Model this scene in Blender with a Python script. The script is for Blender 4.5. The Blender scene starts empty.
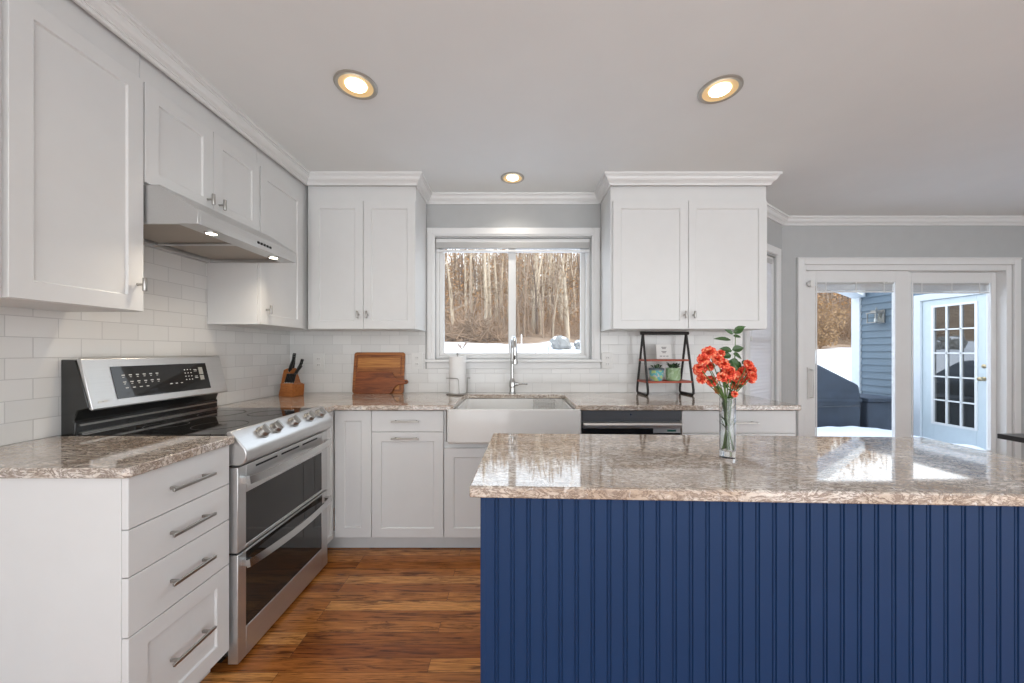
import bpy, bmesh, math, random
from math import sin, cos, pi, radians as R
from mathutils import Vector, Matrix, noise
random.seed(7)
S = bpy.context.scene
COL = S.collection

# ---------------------------------------------------------------- camera, sky, sun, exposure
F, CX, CY, HC = 366.0, 514.5, 351.0, 1.254
cam = bpy.data.cameras.new('camera'); co = bpy.data.objects.new('camera', cam); COL.objects.link(co)
cam.sensor_width = 36; cam.lens = F * 36 / 1024
cam.shift_x = -(CX - 512) / 1024; cam.shift_y = (CY - 341.5) / 1024
co.location = (0, 0, HC); co.rotation_euler = (pi / 2, 0, 0); cam.clip_end = 400; cam.clip_start = .02
S.camera = co
S.view_settings.view_transform = 'Standard'; S.view_settings.look = 'None'
S.view_settings.gamma = 1; S.view_settings.use_curve_mapping = False
S.view_settings.exposure = 0.14

SKY = 2.8
w = bpy.data.worlds.new('sky'); S.world = w; w.use_nodes = True
wn, wl = w.node_tree.nodes, w.node_tree.links
bg = wn['Background']
tc = wn.new('ShaderNodeTexCoord'); sp = wn.new('ShaderNodeSeparateXYZ'); wl.new(tc.outputs['Generated'], sp.inputs[0])
cr = wn.new('ShaderNodeValToRGB'); wl.new(sp.outputs['Z'], cr.inputs[0])
e = cr.color_ramp.elements
e[0].position = 0.0; e[0].color = (1.0, 1.02, 1.05, 1)
e[1].position = 1.0; e[1].color = (.55, .68, .92, 1)
k = e.new(.12); k.color = (.98, .99, 1, 1)
k = e.new(.45); k.color = (.80, .88, 1, 1)
wl.new(cr.outputs[0], bg.inputs[0]); bg.inputs[1].default_value = SKY

sun = bpy.data.lights.new('sun', 'SUN'); so = bpy.data.objects.new('sun', sun); COL.objects.link(so)
sun.energy = 2.6; sun.color = (1, .93, .82); sun.angle = R(1)
so.rotation_euler = Vector((-.75, .42, -.52)).to_track_quat('-Z', 'Y').to_euler(); so.location = (12, -8, 9)

def PX(px, Y): return (px - CX) / F * Y
def PZ(py, Y): return HC - (py - CY) / F * Y

# ---------------------------------------------------------------- materials
def newmat(n):
    m = bpy.data.materials.new(n); m.use_nodes = True
    return m, m.node_tree.nodes, m.node_tree.links, m.node_tree.nodes['Principled BSDF']
def setp(b, **k):
    for a, v in k.items():
        b.inputs[a.replace('_', ' ')].default_value = v
def ramp(N, stops, interp='LINEAR'):
    r = N.new('ShaderNodeValToRGB'); r.color_ramp.interpolation = interp
    e = r.color_ramp.elements
    while len(e) > 1: e.remove(e[-1])
    e[0].position = stops[0][0]; e[0].color = (*stops[0][1], 1)
    for p, c in stops[1:]:
        x = e.new(p); x.color = (*c, 1)
    return r
def noisetex(N, L, scale, detail=4, rough=.55, dist=0, vec=None):
    t = N.new('ShaderNodeTexNoise'); t.inputs['Scale'].default_value = scale; t.inputs['Detail'].default_value = detail
    t.inputs['Roughness'].default_value = rough; t.inputs['Distortion'].default_value = dist
    if vec is not None: L.new(vec, t.inputs['Vector'])
    return t
def mapping(N, L, scale=(1, 1, 1), rot=(0, 0, 0), loc=(0, 0, 0)):
    c = N.new('ShaderNodeTexCoord'); m = N.new('ShaderNodeMapping')
    m.inputs['Scale'].default_value = scale; m.inputs['Rotation'].default_value = rot; m.inputs['Location'].default_value = loc
    L.new(c.outputs['Object'], m.inputs[0]); return m.outputs[0]
def mix(N, L, a, b, f, mode='MIX'):
    m = N.new('ShaderNodeMix'); m.data_type = 'RGBA'; m.blend_type = mode
    for s, v in ((0, f), (6, a), (7, b)):
        if hasattr(v, 'links'): L.new(v, m.inputs[s])
        elif isinstance(v, (int, float)): m.inputs[s].default_value = v
        else: m.inputs[s].default_value = (*v, 1)
    return m.outputs[2]
def bump(N, L, b, h, strength=.2, dist=.002):
    bp = N.new('ShaderNodeBump'); bp.inputs['Strength'].default_value = strength; bp.inputs['Distance'].default_value = dist
    L.new(h, bp.inputs['Height']); L.new(bp.outputs[0], b.inputs['Normal'])

def plain(n, c, rough=.5, metal=0, var=.03, scale=9, bmp=0, **kw):
    m, N, L, b = newmat(n)
    t = noisetex(N, L, scale, 3, vec=mapping(N, L))
    d = tuple(max(0, x * (1 - var)) for x in c); l = tuple(min(1, x * (1 + var)) for x in c)
    r = ramp(N, [(.3, d), (.7, l)]); L.new(t.outputs[0], r.inputs[0]); L.new(r.outputs[0], b.inputs['Base Color'])
    setp(b, Roughness=rough, Metallic=metal)
    if bmp: bump(N, L, b, noisetex(N, L, 120, 3, vec=mapping(N, L)).outputs[0], bmp)
    for a, v in kw.items(): b.inputs[a.replace('_', ' ')].default_value = v
    return m
def brushed(n, c, rough=.34, axis=(1, 40, 40), metal=.88):
    m, N, L, b = newmat(n)
    t = noisetex(N, L, 5, 3, vec=mapping(N, L, axis))
    r = ramp(N, [(.3, tuple(x * .94 for x in c)), (.7, c)]); L.new(t.outputs[0], r.inputs[0]); L.new(r.outputs[0], b.inputs['Base Color'])
    rr = ramp(N, [(.3, (rough * .94,) * 3), (.7, (rough * 1.06,) * 3)]); L.new(t.outputs[0], rr.inputs[0]); L.new(rr.outputs[0], b.inputs['Roughness'])
    setp(b, Metallic=metal); return m
def granite():
    m, N, L, b = newmat('quartz')
    v = mapping(N, L, (1, 2.1, 2.1), (0, 0, R(6)))
    base = noisetex(N, L, 5, 4, .6, .6, v)
    r0 = ramp(N, [(.35, (.47, .37, .28)), (.50, (.62, .54, .455)), (.66, (.74, .69, .63))]); L.new(base.outputs[0], r0.inputs[0])
    n2 = noisetex(N, L, 14, 6, .7, 2.4, v)
    r2 = ramp(N, [(.44, (1, 1, 1)), (.488, (.0, .0, .0)), (.525, (.0, .0, .0)), (.575, (1, 1, 1))]); L.new(n2.outputs[0], r2.inputs[0])
    n3 = noisetex(N, L, 22, 5, .7, 1.8, v)
    r3 = ramp(N, [(.41, (0, 0, 0)), (.48, (1, 1, 1))]); L.new(n3.outputs[0], r3.inputs[0])
    inv = N.new('ShaderNodeMath'); inv.operation = 'MULTIPLY_ADD'; inv.inputs[1].default_value = -.8; inv.inputs[2].default_value = .8
    L.new(r2.outputs[0], inv.inputs[0])
    c1 = mix(N, L, r0.outputs[0], (.15, .10, .072), inv.outputs[0])
    inv3 = N.new('ShaderNodeMath'); inv3.operation = 'MULTIPLY_ADD'; inv3.inputs[1].default_value = -.55; inv3.inputs[2].default_value = .55
    L.new(r3.outputs[0], inv3.inputs[0])
    c2 = mix(N, L, c1, (.30, .235, .19), inv3.outputs[0])
    n4 = noisetex(N, L, 60, 3, .6, 1, mapping(N, L))
    r4 = ramp(N, [(.60, (0, 0, 0)), (.70, (.6, .6, .6))]); L.new(n4.outputs[0], r4.inputs[0])
    c3 = mix(N, L, c2, (.80, .77, .74), r4.outputs[0])
    L.new(c3, b.inputs['Base Color']); setp(b, Roughness=.05, IOR=1.7, Coat_Weight=.35, Coat_Roughness=.02, Coat_IOR=1.6)
    return m
def woodfloor():
    m, N, L, b = newmat('oak_floor')
    v = mapping(N, L)
    br = N.new('ShaderNodeTexBrick'); L.new(v, br.inputs['Vector'])
    br.offset = .37; br.offset_frequency = 3
    for k_, x in (('Scale', 1), ('Brick Width', .92), ('Row Height', .068), ('Mortar Size', .0009), ('Mortar Smooth', .3), ('Bias', 0)): br.inputs[k_].default_value = x
    br.inputs['Color1'].default_value = (0, 0, 0, 1); br.inputs['Color2'].default_value = (1, 1, 1, 1); br.inputs['Mortar'].default_value = (.5, .5, .5, 1)
    tone = ramp(N, [(0, (.24, .070, .015)), (.3, (.36, .125, .028)), (.65, (.50, .20, .050)), (1, (.66, .31, .095))]); L.new(br.outputs['Color'], tone.inputs[0])
    # every plank gets its own slice of grain
    sep = N.new('ShaderNodeSeparateXYZ'); L.new(v, sep.inputs[0])
    ad = N.new('ShaderNodeCombineXYZ'); L.new(sep.outputs[0], ad.inputs[0]); L.new(sep.outputs[1], ad.inputs[1])
    mu = N.new('ShaderNodeMath'); mu.operation = 'MULTIPLY'; mu.inputs[1].default_value = 7.3; L.new(br.outputs['Color'], mu.inputs[0]); L.new(mu.outputs[0], ad.inputs[2])
    mp = N.new('ShaderNodeMapping'); mp.inputs['Scale'].default_value = (1.5, 17, 1); L.new(ad.outputs[0], mp.inputs[0])
    g = noisetex(N, L, 2.4, 8, .65, 1.9, mp.outputs[0])
    gr = ramp(N, [(.38, (.30, .24, .19)), (.46, (.80, .76, .70)), (.60, (1.15, 1.12, 1.05))]); L.new(g.outputs[0], gr.inputs[0])
    c = mix(N, L, tone.outputs[0], gr.outputs[0], 1.0, 'MULTIPLY')
    mp2 = N.new('ShaderNodeMapping'); mp2.inputs['Scale'].default_value = (5, 150, 1); L.new(ad.outputs[0], mp2.inputs[0])
    g2 = noisetex(N, L, 2, 3, .5, 0, mp2.outputs[0]); g2r = ramp(N, [(.38, (.62, .58, .54)), (.52, (1, 1, 1))]); L.new(g2.outputs[0], g2r.inputs[0])
    c = mix(N, L, c, g2r.outputs[0], .75, 'MULTIPLY')
    c = mix(N, L, c, (.045, .018, .007), br.outputs['Fac'])
    L.new(c, b.inputs['Base Color']); setp(b, Roughness=.24)
    bump(N, L, b, g.outputs[0], .08, .001)
    return m
def tile():
    m, N, L, b = newmat('subway_tile')
    # wall coordinates: u = x+y along either wall, v = z
    tcn = N.new('ShaderNodeTexCoord'); s = N.new('ShaderNodeSeparateXYZ'); L.new(tcn.outputs['Object'], s.inputs[0])
    c = N.new('ShaderNodeCombineXYZ'); a = N.new('ShaderNodeMath'); a.operation = 'ADD'
    L.new(s.outputs[0], a.inputs[0]); L.new(s.outputs[1], a.inputs[1]); L.new(a.outputs[0], c.inputs[0]); L.new(s.outputs[2], c.inputs[1])
    mp = N.new('ShaderNodeMapping'); mp.inputs['Location'].default_value = (.05, -.922 + .0765 * 20, 0); L.new(c.outputs[0], mp.inputs[0])
    br = N.new('ShaderNodeTexBrick'); L.new(mp.outputs[0], br.inputs['Vector'])
    for k_, x in (('Scale', 1), ('Brick Width', .152), ('Row Height', .0765), ('Mortar Size', .0016), ('Mortar Smooth', .25)): br.inputs[k_].default_value = x
    br.inputs['Color1'].default_value = (.70, .70, .685, 1); br.inputs['Color2'].default_value = (.78, .78, .765, 1); br.inputs['Mortar'].default_value = (.56, .56, .55, 1)
    L.new(br.outputs['Color'], b.inputs['Base Color'])
    rr = ramp(N, [(0, (.09,) * 3), (1, (.6,) * 3)]); L.new(br.outputs['Fac'], rr.inputs[0]); L.new(rr.outputs[0], b.inputs['Roughness'])
    wv = noisetex(N, L, 14, 2, .5, 0, mp.outputs[0])
    h = N.new('ShaderNodeMath'); h.operation = 'MULTIPLY_ADD'; h.inputs[1].default_value = -1; L.new(br.outputs['Fac'], h.inputs[0])
    w2 = N.new('ShaderNodeMath'); w2.operation = 'MULTIPLY'; w2.inputs[1].default_value = .5; L.new(wv.outputs[0], w2.inputs[0]); L.new(w2.outputs[0], h.inputs[2])
    bump(N, L, b, h.outputs[0], .5, .0016)
    return m
def woodgrain(n, dark, light, scale=6, rough=.45, axis=(1, 12, 12)):
    m, N, L, b = newmat(n)
    t = noisetex(N, L, scale, 6, .6, 1.2, mapping(N, L, axis))
    r = ramp(N, [(.3, dark), (.7, light)]); L.new(t.outputs[0], r.inputs[0]); L.new(r.outputs[0], b.inputs['Base Color']); setp(b, Roughness=rough); return m
def glass(n, tint=(1, 1, 1), refl=1.0, ior=1.45):
    m, N, L, b = newmat(n); N.remove(b)
    o = N['Material Output']; t = N.new('ShaderNodeBsdfTransparent'); t.inputs[0].default_value = (*tint, 1)
    g = N.new('ShaderNodeBsdfGlossy'); g.inputs['Roughness'].default_value = .0; g.inputs['Color'].default_value = (refl, refl, refl, 1)
    lw = N.new('ShaderNodeLayerWeight'); lw.inputs['Blend'].default_value = .5
    pw = N.new('ShaderNodeMath'); pw.operation = 'POWER'; pw.inputs[1].default_value = 5; L.new(lw.outputs['Facing'], pw.inputs[0])
    f0 = ((ior - 1) / (ior + 1)) ** 2
    fr = N.new('ShaderNodeMath'); fr.operation = 'MULTIPLY_ADD'; fr.inputs[1].default_value = 1 - f0; fr.inputs[2].default_value = f0; L.new(pw.outputs[0], fr.inputs[0])
    ms = N.new('ShaderNodeMixShader'); L.new(fr.outputs[0], ms.inputs[0]); L.new(t.outputs[0], ms.inputs[1]); L.new(g.outputs[0], ms.inputs[2]); L.new(ms.outputs[0], o.inputs[0])
    return m
def emit(n, c, s):
    m, N, L, b = newmat(n); setp(b, Base_Color=(*c, 1), Emission_Color=(*c, 1), Emission_Strength=s); return m
def ridged(n, c, axis, rough=.6):
    m, N, L, b = newmat(n)
    t = noisetex(N, L, 3, 6, .65, .6, mapping(N, L, axis))
    r = ramp(N, [(.3, tuple(x * .55 for x in c)), (.7, tuple(min(1, x * 1.25) for x in c))]); L.new(t.outputs[0], r.inputs[0]); L.new(r.outputs[0], b.inputs['Base Color'])
    setp(b, Roughness=rough); bump(N, L, b, t.outputs[0], .6, .02); return m

M = dict(
    cab=plain('cabinet_paint', (.69, .695, .69), .38, var=.012),
    toe=plain('toe_paint', (.62, .625, .62), .5),
    trim=plain('trim_paint', (.75, .755, .75), .35, var=.01),
    wall=plain('wall_paint', (.44, .45, .45), .6, var=.02),
    ceil=plain('ceiling_paint', (.79, .81, .805), .75, var=.015, scale=3),
    quartz=granite(), floor=woodfloor(), tile=tile(),
    steel=brushed('stainless_steel', (.58, .58, .575), .33),
    steelh=brushed('stainless_steel_fine', (.60, .60, .595), .33),
    chrome=plain('chrome', (.58, .58, .57), .14, 1), nickel=plain('nickel', (.40, .39, .37), .28, 1),
    black=plain('black_enamel', (.018, .018, .017), .18), blackglass=plain('black_glass', (.012, .012, .012), .04, var=0),
    dark=plain('dark_gap', (.01, .01, .01), .7), panelgrey=plain('dark_grey_fascia', (.085, .09, .10), .3),
    blackmetal=plain('black_metal', (.02, .018, .017), .5), print=plain('pale_print', (.62, .62, .60), .5), display=plain('display_glass', (.36, .36, .33), .15),
    filter=brushed('grease_filter', (.42, .36, .30), .42, (1, 60, 1)),
    blue=plain('navy_paint', (.008, .031, .092), .5, var=.05, scale=3, Specular_IOR_Level=.25),
    china=plain('fireclay', (.72, .715, .695), .08, var=.01),
    paper=plain('paper_towel', (.80, .80, .79), .9, bmp=.4), plastic=plain('white_plastic', (.74, .74, .72), .35),
    block=woodgrain('knife_block_wood', (.24, .07, .014), (.46, .165, .035)), board=woodgrain('acacia_board', (.13, .028, .006), (.50, .19, .045), 1.7, .4, (1.2, 1, 24)),
    board2=woodgrain('acacia_board_light', (.30, .10, .022), (.62, .28, .075), 2.2, .4, (1.2, 1, 24)), board3=woodgrain('small_board_wood', (.10, .022, .006), (.33, .095, .022), 2.5, .4, (1.4, 1, 14)),
    handle=plain('knife_handle', (.012, .012, .012), .35), shelf=woodgrain('red_shelf_wood', (.26, .035, .018), (.45, .09, .04), 6),
    glass=glass('window_glass', (.94, .955, .955), .9, 1.2), vaseglass=plain('vase_glass', (.97, .98, .985), 0.0, var=0, Transmission_Weight=1.0, IOR=1.45), darkglass=plain('oven_glass', (.02, .018, .016), .03, var=0),
    shade=plain('shade_fabric', (.80, .80, .80), .9), blind=plain('blind_slats', (.62, .62, .61), .45), screen=plain('blind_rail', (.52, .52, .51), .5),
    snow=plain('snow', (.86, .88, .92), .8, var=.03, scale=2, bmp=.3), litter=None, bark=ridged('bark', (.26, .18, .12), (6, 6, .8)), bark2=ridged('pale_bark', (.46, .37, .27), (6, 6, .8)),
    bark3=ridged('dark_bark', (.13, .09, .065), (6, 6, .8)), leafdead=plain('dead_leaves', (.34, .18, .07), .8, var=.35, scale=2), twig=plain('twigs', (.24, .155, .095), .8, var=.3, scale=2),
    straw=plain('straw_leaves', (.32, .20, .10), .8, var=.3, scale=3),
    rock=ridged('rock', (.24, .235, .22), (2, 2, 2)), siding=plain('blue_siding', (.125, .168, .205), .6), porchdoor=plain('pale_blue_door', (.56, .63, .66), .45), porchtrim=plain('porch_trim', (.60, .64, .67), .5),
    cover=plain('grey_cover', (.048, .062, .085), .7, var=.2, scale=4), lamp=plain('lantern_metal', (.32, .31, .29), .4, .6), brass=plain('brass', (.5, .42, .28), .3, 1),
    bronze=plain('bronze_ring', (.42, .40, .36), .35, .5), baffle=plain('gold_baffle', (.95, .70, .36), .5), bulb=emit('bulb', (1, .90, .72), 6), hoodbulb=emit('hood_bulb', (1, .88, .68), 14),
    stem=plain('stem_green', (.09, .16, .035), .5, var=.3), leaf=plain('leaf_green', (.035, .085, .022), .4, var=.35, scale=30), petal=None,
    potteal=None, potgreen=None, card=plain('card', (.78, .78, .76), .7), ink=plain('ink', (.2, .2, .2), .8), plantleaf=plain('dark_leaves', (.03, .07, .025), .5),
    green=plain('green_display', (.03, .12, .09), .2), tabletop=plain('black_tabletop', (.03, .03, .032), .3), water=glass('vase_water', (.96, .98, .97), .6, 1.33), wood=woodgrain('dark_cabinet_wood', (.10, .05, .025), (.2, .1, .05)),
    lighttrim=plain('white_box_trim', (.76, .755, .74), .35))
def patterned(n, a, b2, c3, sc):
    m, N, L, b = newmat(n); v = N.new('ShaderNodeTexVoronoi'); v.inputs['Scale'].default_value = sc; L.new(mapping(N, L), v.inputs['Vector'])
    s = N.new('ShaderNodeSeparateColor'); L.new(v.outputs['Color'], s.inputs[0])
    r = ramp(N, [(0, a), (.4, b2), (.75, c3)], 'CONSTANT'); L.new(s.outputs[0], r.inputs[0]); L.new(r.outputs[0], b.inputs['Base Color']); setp(b, Roughness=.3); return m
M['potteal'] = patterned('teal_pot_glaze', (.12, .45, .50), (.45, .60, .25), (.55, .55, .50), 45)
M['potgreen'] = patterned('green_pot_glaze', (.35, .50, .30), (.45, .58, .40), (.30, .44, .24), 60)
def petalmat():
    m, N, L, b = newmat('coral_petals'); t = noisetex(N, L, 110, 3, .7, vec=mapping(N, L))
    r = ramp(N, [(.36, (.45, .02, .015)), (.48, (.80, .07, .035)), (.56, (.90, .22, .10)), (.66, (.95, .55, .34))]); L.new(t.outputs[0], r.inputs[0]); L.new(r.outputs[0], b.inputs['Base Color'])
    setp(b, Roughness=.6, Subsurface_Weight=.0); return m
M['petal'] = petalmat()
def littermat():
    m, N, L, b = newmat('snow_and_leaf_litter'); v = mapping(N, L)
    t = noisetex(N, L, 1.2, 8, .7, .5, v); r = ramp(N, [(.3, (.11, .062, .033)), (.5, (.26, .165, .095)), (.68, (.40, .28, .18))]); L.new(t.outputs[0], r.inputs[0])
    s = N.new('ShaderNodeSeparateXYZ'); c = N.new('ShaderNodeTexCoord'); L.new(c.outputs['Object'], s.inputs[0])
    n2 = noisetex(N, L, .35, 5, .6, 0, v)
    a = N.new('ShaderNodeMath'); a.operation = 'MULTIPLY_ADD'; a.inputs[1].default_value = 7; L.new(n2.outputs[0], a.inputs[0]); L.new(s.outputs[1], a.inputs[2])
    rr = ramp(N, [(.0, (0, 0, 0)), (1, (1, 1, 1))])
    mr = N.new('ShaderNodeMapRange'); mr.inputs[1].default_value = 16.4; mr.inputs[2].default_value = 17.2; L.new(a.outputs[0], mr.inputs[0])
    cc = mix(N, L, (.86, .88, .92), r.outputs[0], mr.outputs[0]); L.new(cc, b.inputs['Base Color']); setp(b, Roughness=.85)
    bump(N, L, b, t.outputs[0], .4, .05); return m
M['litter'] = littermat()
M['porchglass'] = plain('dark_reflecting_glass', (.02, .02, .018), .02, var=0, IOR=2.6)

# ---------------------------------------------------------------- mesh helpers
class MB:
    def __init__(s): s.v = []; s.f = []; s.mi = []; s.mats = []; s.cur = 0
    def box(s, x0, x1, y0, y1, z0, z1):
        n = len(s.v)
        s.v += [(x, y, z) for z in (z0, z1) for y in (y0, y1) for x in (x0, x1)]
        for q in ((0, 2, 3, 1), (4, 5, 7, 6), (0, 1, 5, 4), (2, 6, 7, 3), (0, 4, 6, 2), (1, 3, 7, 5)): s.f.append(tuple(n + i for i in q))
        return s
    def prism(s, pts, a0, a1, axis='z'):
        # pts 2-D polygon, extruded along an axis. z: (x,y); x: (y,z); y: (x,z)
        n = len(s.v); k = len(pts)
        def mk(p, a): return {'z': (p[0], p[1], a), 'x': (a, p[0], p[1]), 'y': (p[0], a, p[1])}[axis]
        s.v += [mk(p, a0) for p in pts] + [mk(p, a1) for p in pts]
        s.f.append(tuple(n + i for i in range(k))[::-1]); s.f.append(tuple(n + k + i for i in range(k)))
        for i in range(k): j = (i + 1) % k; s.f.append((n + i, n + j, n + k + j, n + k + i))
        return s
    def lathe(s, prof, c=(0, 0, 0), seg=24, axis='z', cap=True):
        n = len(s.v); k = len(prof)
        for i in range(seg):
            a = 2 * pi * i / seg
            for r, h in prof:
                p = (r * cos(a), r * sin(a), h)
                if axis == 'x': p = (h, r * cos(a), r * sin(a))
                if axis == 'y': p = (r * cos(a), h, r * sin(a))
                s.v.append((p[0] + c[0], p[1] + c[1], p[2] + c[2]))
        for i in range(seg):
            j = (i + 1) % seg
            for t in range(k - 1): s.f.append((n + i * k + t, n + j * k + t, n + j * k + t + 1, n + i * k + t + 1))
        if cap:
            s.f.append(tuple(n + i * k for i in range(seg))[::-1]); s.f.append(tuple(n + i * k + k - 1 for i in range(seg)))
        return s
    def tube(s, pts, r, seg=8, cap=True):
        pts = [Vector(p) for p in pts]; n = len(s.v); m = len(pts)
        rr = r if isinstance(r, (list, tuple)) else [r] * m
        up = None
        for i, p in enumerate(pts):
            d = (pts[min(i + 1, m - 1)] - pts[max(i - 1, 0)]).normalized()
            if up is None: up = Vector((0, 0, 1)) if abs(d.z) < .9 else Vector((1, 0, 0))
            a = d.cross(up)
            if a.length < 1e-4: a = d.cross(Vector((0, 1, 0)))
            a.normalize(); b = a.cross(d).normalized(); up = b
            for q in range(seg):
                t = 2 * pi * q / seg; s.v.append(tuple(p + (a * cos(t) + b * sin(t)) * rr[i]))
        for i in range(m - 1):
            for q in range(seg):
                w_ = (q + 1) % seg; s.f.append((n + i * seg + q, n + i * seg + w_, n + (i + 1) * seg + w_, n + (i + 1) * seg + q))
        if cap: s.f.append(tuple(n + q for q in range(seg))[::-1]); s.f.append(tuple(n + (m - 1) * seg + q for q in range(seg)))
        return s
    def shaker(s, x0, x1, z0, z1, y, t=.02, rail=.057, rec=.008):
        """a framed door slab: front at y, thickness going +y, panel sunk by rec"""
        n = len(s.v); a, b, c, d = x0 + rail, x1 - rail, z0 + rail, z1 - rail; k = .004
        R4 = lambda X0, X1, Z0, Z1, Y: [(X0, Y, Z0), (X1, Y, Z0), (X1, Y, Z1), (X0, Y, Z1)]
        s.v += R4(x0, x1, z0, z1, y) + R4(a, b, c, d, y) + R4(a + k, b - k, c + k, d - k, y + rec) + R4(x0, x1, z0, z1, y + t)
        for i in range(4):
            j = (i + 1) % 4
            s.f.append((n + i, n + j, n + 4 + j, n + 4 + i)); s.f.append((n + 4 + i, n + 4 + j, n + 8 + j, n + 8 + i)); s.f.append((n + j, n + i, n + 12 + i, n + 12 + j))
        s.f.append((n + 8, n + 9, n + 10, n + 11)); s.f.append((n + 15, n + 14, n + 13, n + 12))
        return s
    def sweep(s, prof, path, normals):
        """moulding: prof (out, z) swept along 2-D path with mitred offset vectors"""
        n = len(s.v); k = len(prof)
        for p, nn in zip(path, normals):
            for o, z in prof: s.v.append((p[0] + nn[0] * o, p[1] + nn[1] * o, z))
        for i in range(len(path) - 1):
            for t in range(k): u = (t + 1) % k; s.f.append((n + i * k + t, n + i * k + u, n + (i + 1) * k + u, n + (i + 1) * k + t))
        s.f.append(tuple(n + t for t in range(k))); s.f.append(tuple(n + (len(path) - 1) * k + t for t in range(k))[::-1])
        return s
    def blob(s, c, r, sub=2, amp=.12, fr=2.0, seed=0):
        bm = bmesh.new(); bmesh.ops.create_icosphere(bm, subdivisions=sub, radius=1)
        n = len(s.v)
        for v in bm.verts:
            q = v.co * (1 + amp * noise.noise(v.co * fr + Vector((seed, seed * .7, 0))))
            s.v.append((c[0] + q.x * r[0], c[1] + q.y * r[1], c[2] + q.z * r[2]))
        for f in bm.faces: s.f.append(tuple(n + v.index for v in f.verts))
        bm.free(); return s
    def build(s, name, mat, parent=None, bevel=0, smooth=True, fix=True, loc=None):
        me = bpy.data.meshes.new(name); me.from_pydata(s.v, [], s.f)
        if fix:
            bm = bmesh.new(); bm.from_mesh(me); bmesh.ops.recalc_face_normals(bm, faces=bm.faces); bm.to_mesh(me); bm.free()
        me.materials.append(mat)
        if smooth:
            me.shade_smooth(); me.set_sharp_from_angle(angle=R(32))
        o = bpy.data.objects.new(name, me); COL.objects.link(o)
        if parent: o.parent = parent
        if loc: o.location = loc
        if bevel:
            b = o.modifiers.new('bevel', 'BEVEL'); b.width = bevel; b.segments = 2; b.limit_method = 'ANGLE'; b.angle_limit = R(40)
        return o
def tag(o, label, cat, group=None, kind=None):
    if label: o['label'] = label
    if cat: o['category'] = cat
    if group: o['group'] = group
    if kind: o['kind'] = kind
    return o
def thing(name, label, cat, loc=(0, 0, 0), rz=0, group=None):
    o = bpy.data.objects.new(name, None); COL.objects.link(o); o.empty_display_size = .1
    o.location = loc; o.rotation_euler = (0, 0, rz); return tag(o, label, cat, group)
def struct(o, kind='structure'): o['kind'] = kind; return o
def sroot(name, loc=(0, 0, 0), rz=0):
    o = bpy.data.objects.new(name, None); COL.objects.link(o); o.location = loc; o.rotation_euler = (0, 0, rz); o['kind'] = 'structure'; return o
def copy_tree(o, parent=None):
    c = o.copy(); COL.objects.link(c); c.parent = parent
    for ch in o.children: copy_tree(ch, c)
    return c

# ---------------------------------------------------------------- room
XW, YW, H, YS = -1.80, 2.93, 2.50, 3.43        # left wall, window wall, ceiling, sliding-door wall
BX, BY = 1.82, 2.93                            # where the window wall turns
SX, SY = 2.51, 3.43
T = .15
struct(MB().box(XW - T, 5.6, -2.0, YS + T, -.12, 0).build('floor', M['floor']))
struct(MB().box(XW - T, 5.6, -2.0, YS + T, H, H + .2).build('ceiling', M['ceil']))
struct(MB().box(XW - T, XW, -2.0, YW + T, 0, H).build('wall_left', M['wall']))
struct(MB().box(5.45, 5.6, -2.0, YS + T, 0, H).build('wall_right', M['wall']))
def wall_hole(name, x0, x1, y0, y1, z1, hx0, hx1, hz0, hz1, mat, parent=None):
    m = MB(); m.box(x0, hx0, y0, y1, 0, z1); m.box(hx1, x1, y0, y1, 0, z1); m.box(hx0, hx1, y0, y1, hz1, z1)
    if hz0 > 0: m.box(hx0, hx1, y0, y1, 0, hz0)
    return m.build(name, mat, parent)
WX0, WX1, WZ0, WZ1 = PX(435, YW), PX(590.6, YW), 1.19, PZ(238, YW)
struct(wall_hole('wall_back', XW, BX, YW, YW + T, H, WX0, WX1, WZ0, WZ1, M['wall']))
# sliding-door wall
DX0, DX1, DZ1 = PX(803, YS), PX(1012, YS), PZ(265, YS)
struct(wall_hole('wall_patio', SX, 5.45, YS, YS + T, H, DX0, DX1, 0, DZ1, M['wall']))
# angled wall with its own window
AL = math.hypot(SX - BX, SY - BY); AA = math.atan2(SY - BY, SX - BX)
wa = wall_hole('wall_angled', 0, AL, 0, T, H, .13 * AL, .83 * AL, .62, 2.11, M['wall'])
wa.location = (BX, BY, 0); wa.rotation_euler = (0, 0, AA); struct(wa)

# tiled backsplash
CZ, CT = .922, .03
m = MB(); m.box(XW, XW + .008, -.6, YW - .008, CZ, 1.92); m.box(XW, PX(425.6, YW), YW - .008, YW, CZ, 1.44)
m.box(PX(425.6, YW), PX(600.6, YW), YW - .008, YW, CZ, 1.112); m.box(PX(600.6, YW), BX, YW - .008, YW, CZ, 1.44)
struct(m.build('wall_tiles', M['tile'], smooth=False))

# crown moulding profile (out from wall, z)
def crown(name, path, normals, zt=H, hgt=.066, prj=.066):
    pr = [(0, zt), (0, zt - .072), (.012, zt - .072), (.014, zt - .066), (.014, zt - .060), (.020, zt - .058), (.020, zt - .053), (.032, zt - .046), (.040, zt - .036), (.044, zt - .024), (.050, zt - .022), (.050, zt - .016), (.060, zt - .014), (.060, zt)]
    return struct(MB().sweep(pr, path, normals).build(name, M['trim'], smooth=False))
UX = -1.48; UY = 2.60
cl0, cl1, cr0, cr1 = -1.447, -.703, .687, 1.802
crown('trim_1', [(UX, -.9), (UX, UY), (cl1, UY), (cl1, YW), (cr0, YW), (cr0, UY), (cr1, UY), (cr1, YW)],
      [(1, 0), (1, -1), (1, -1), (1, -1), (-1, -1), (-1, -1), (1, -1), (1, 0)])
nx, ny = math.sin(AA), -math.cos(AA)
t_ = math.tan(AA / 2)
crown('trim_2', [(BX, BY), (SX, SY), (5.45, SY)], [(nx, ny), (t_, -1), (0, -1)])

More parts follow.
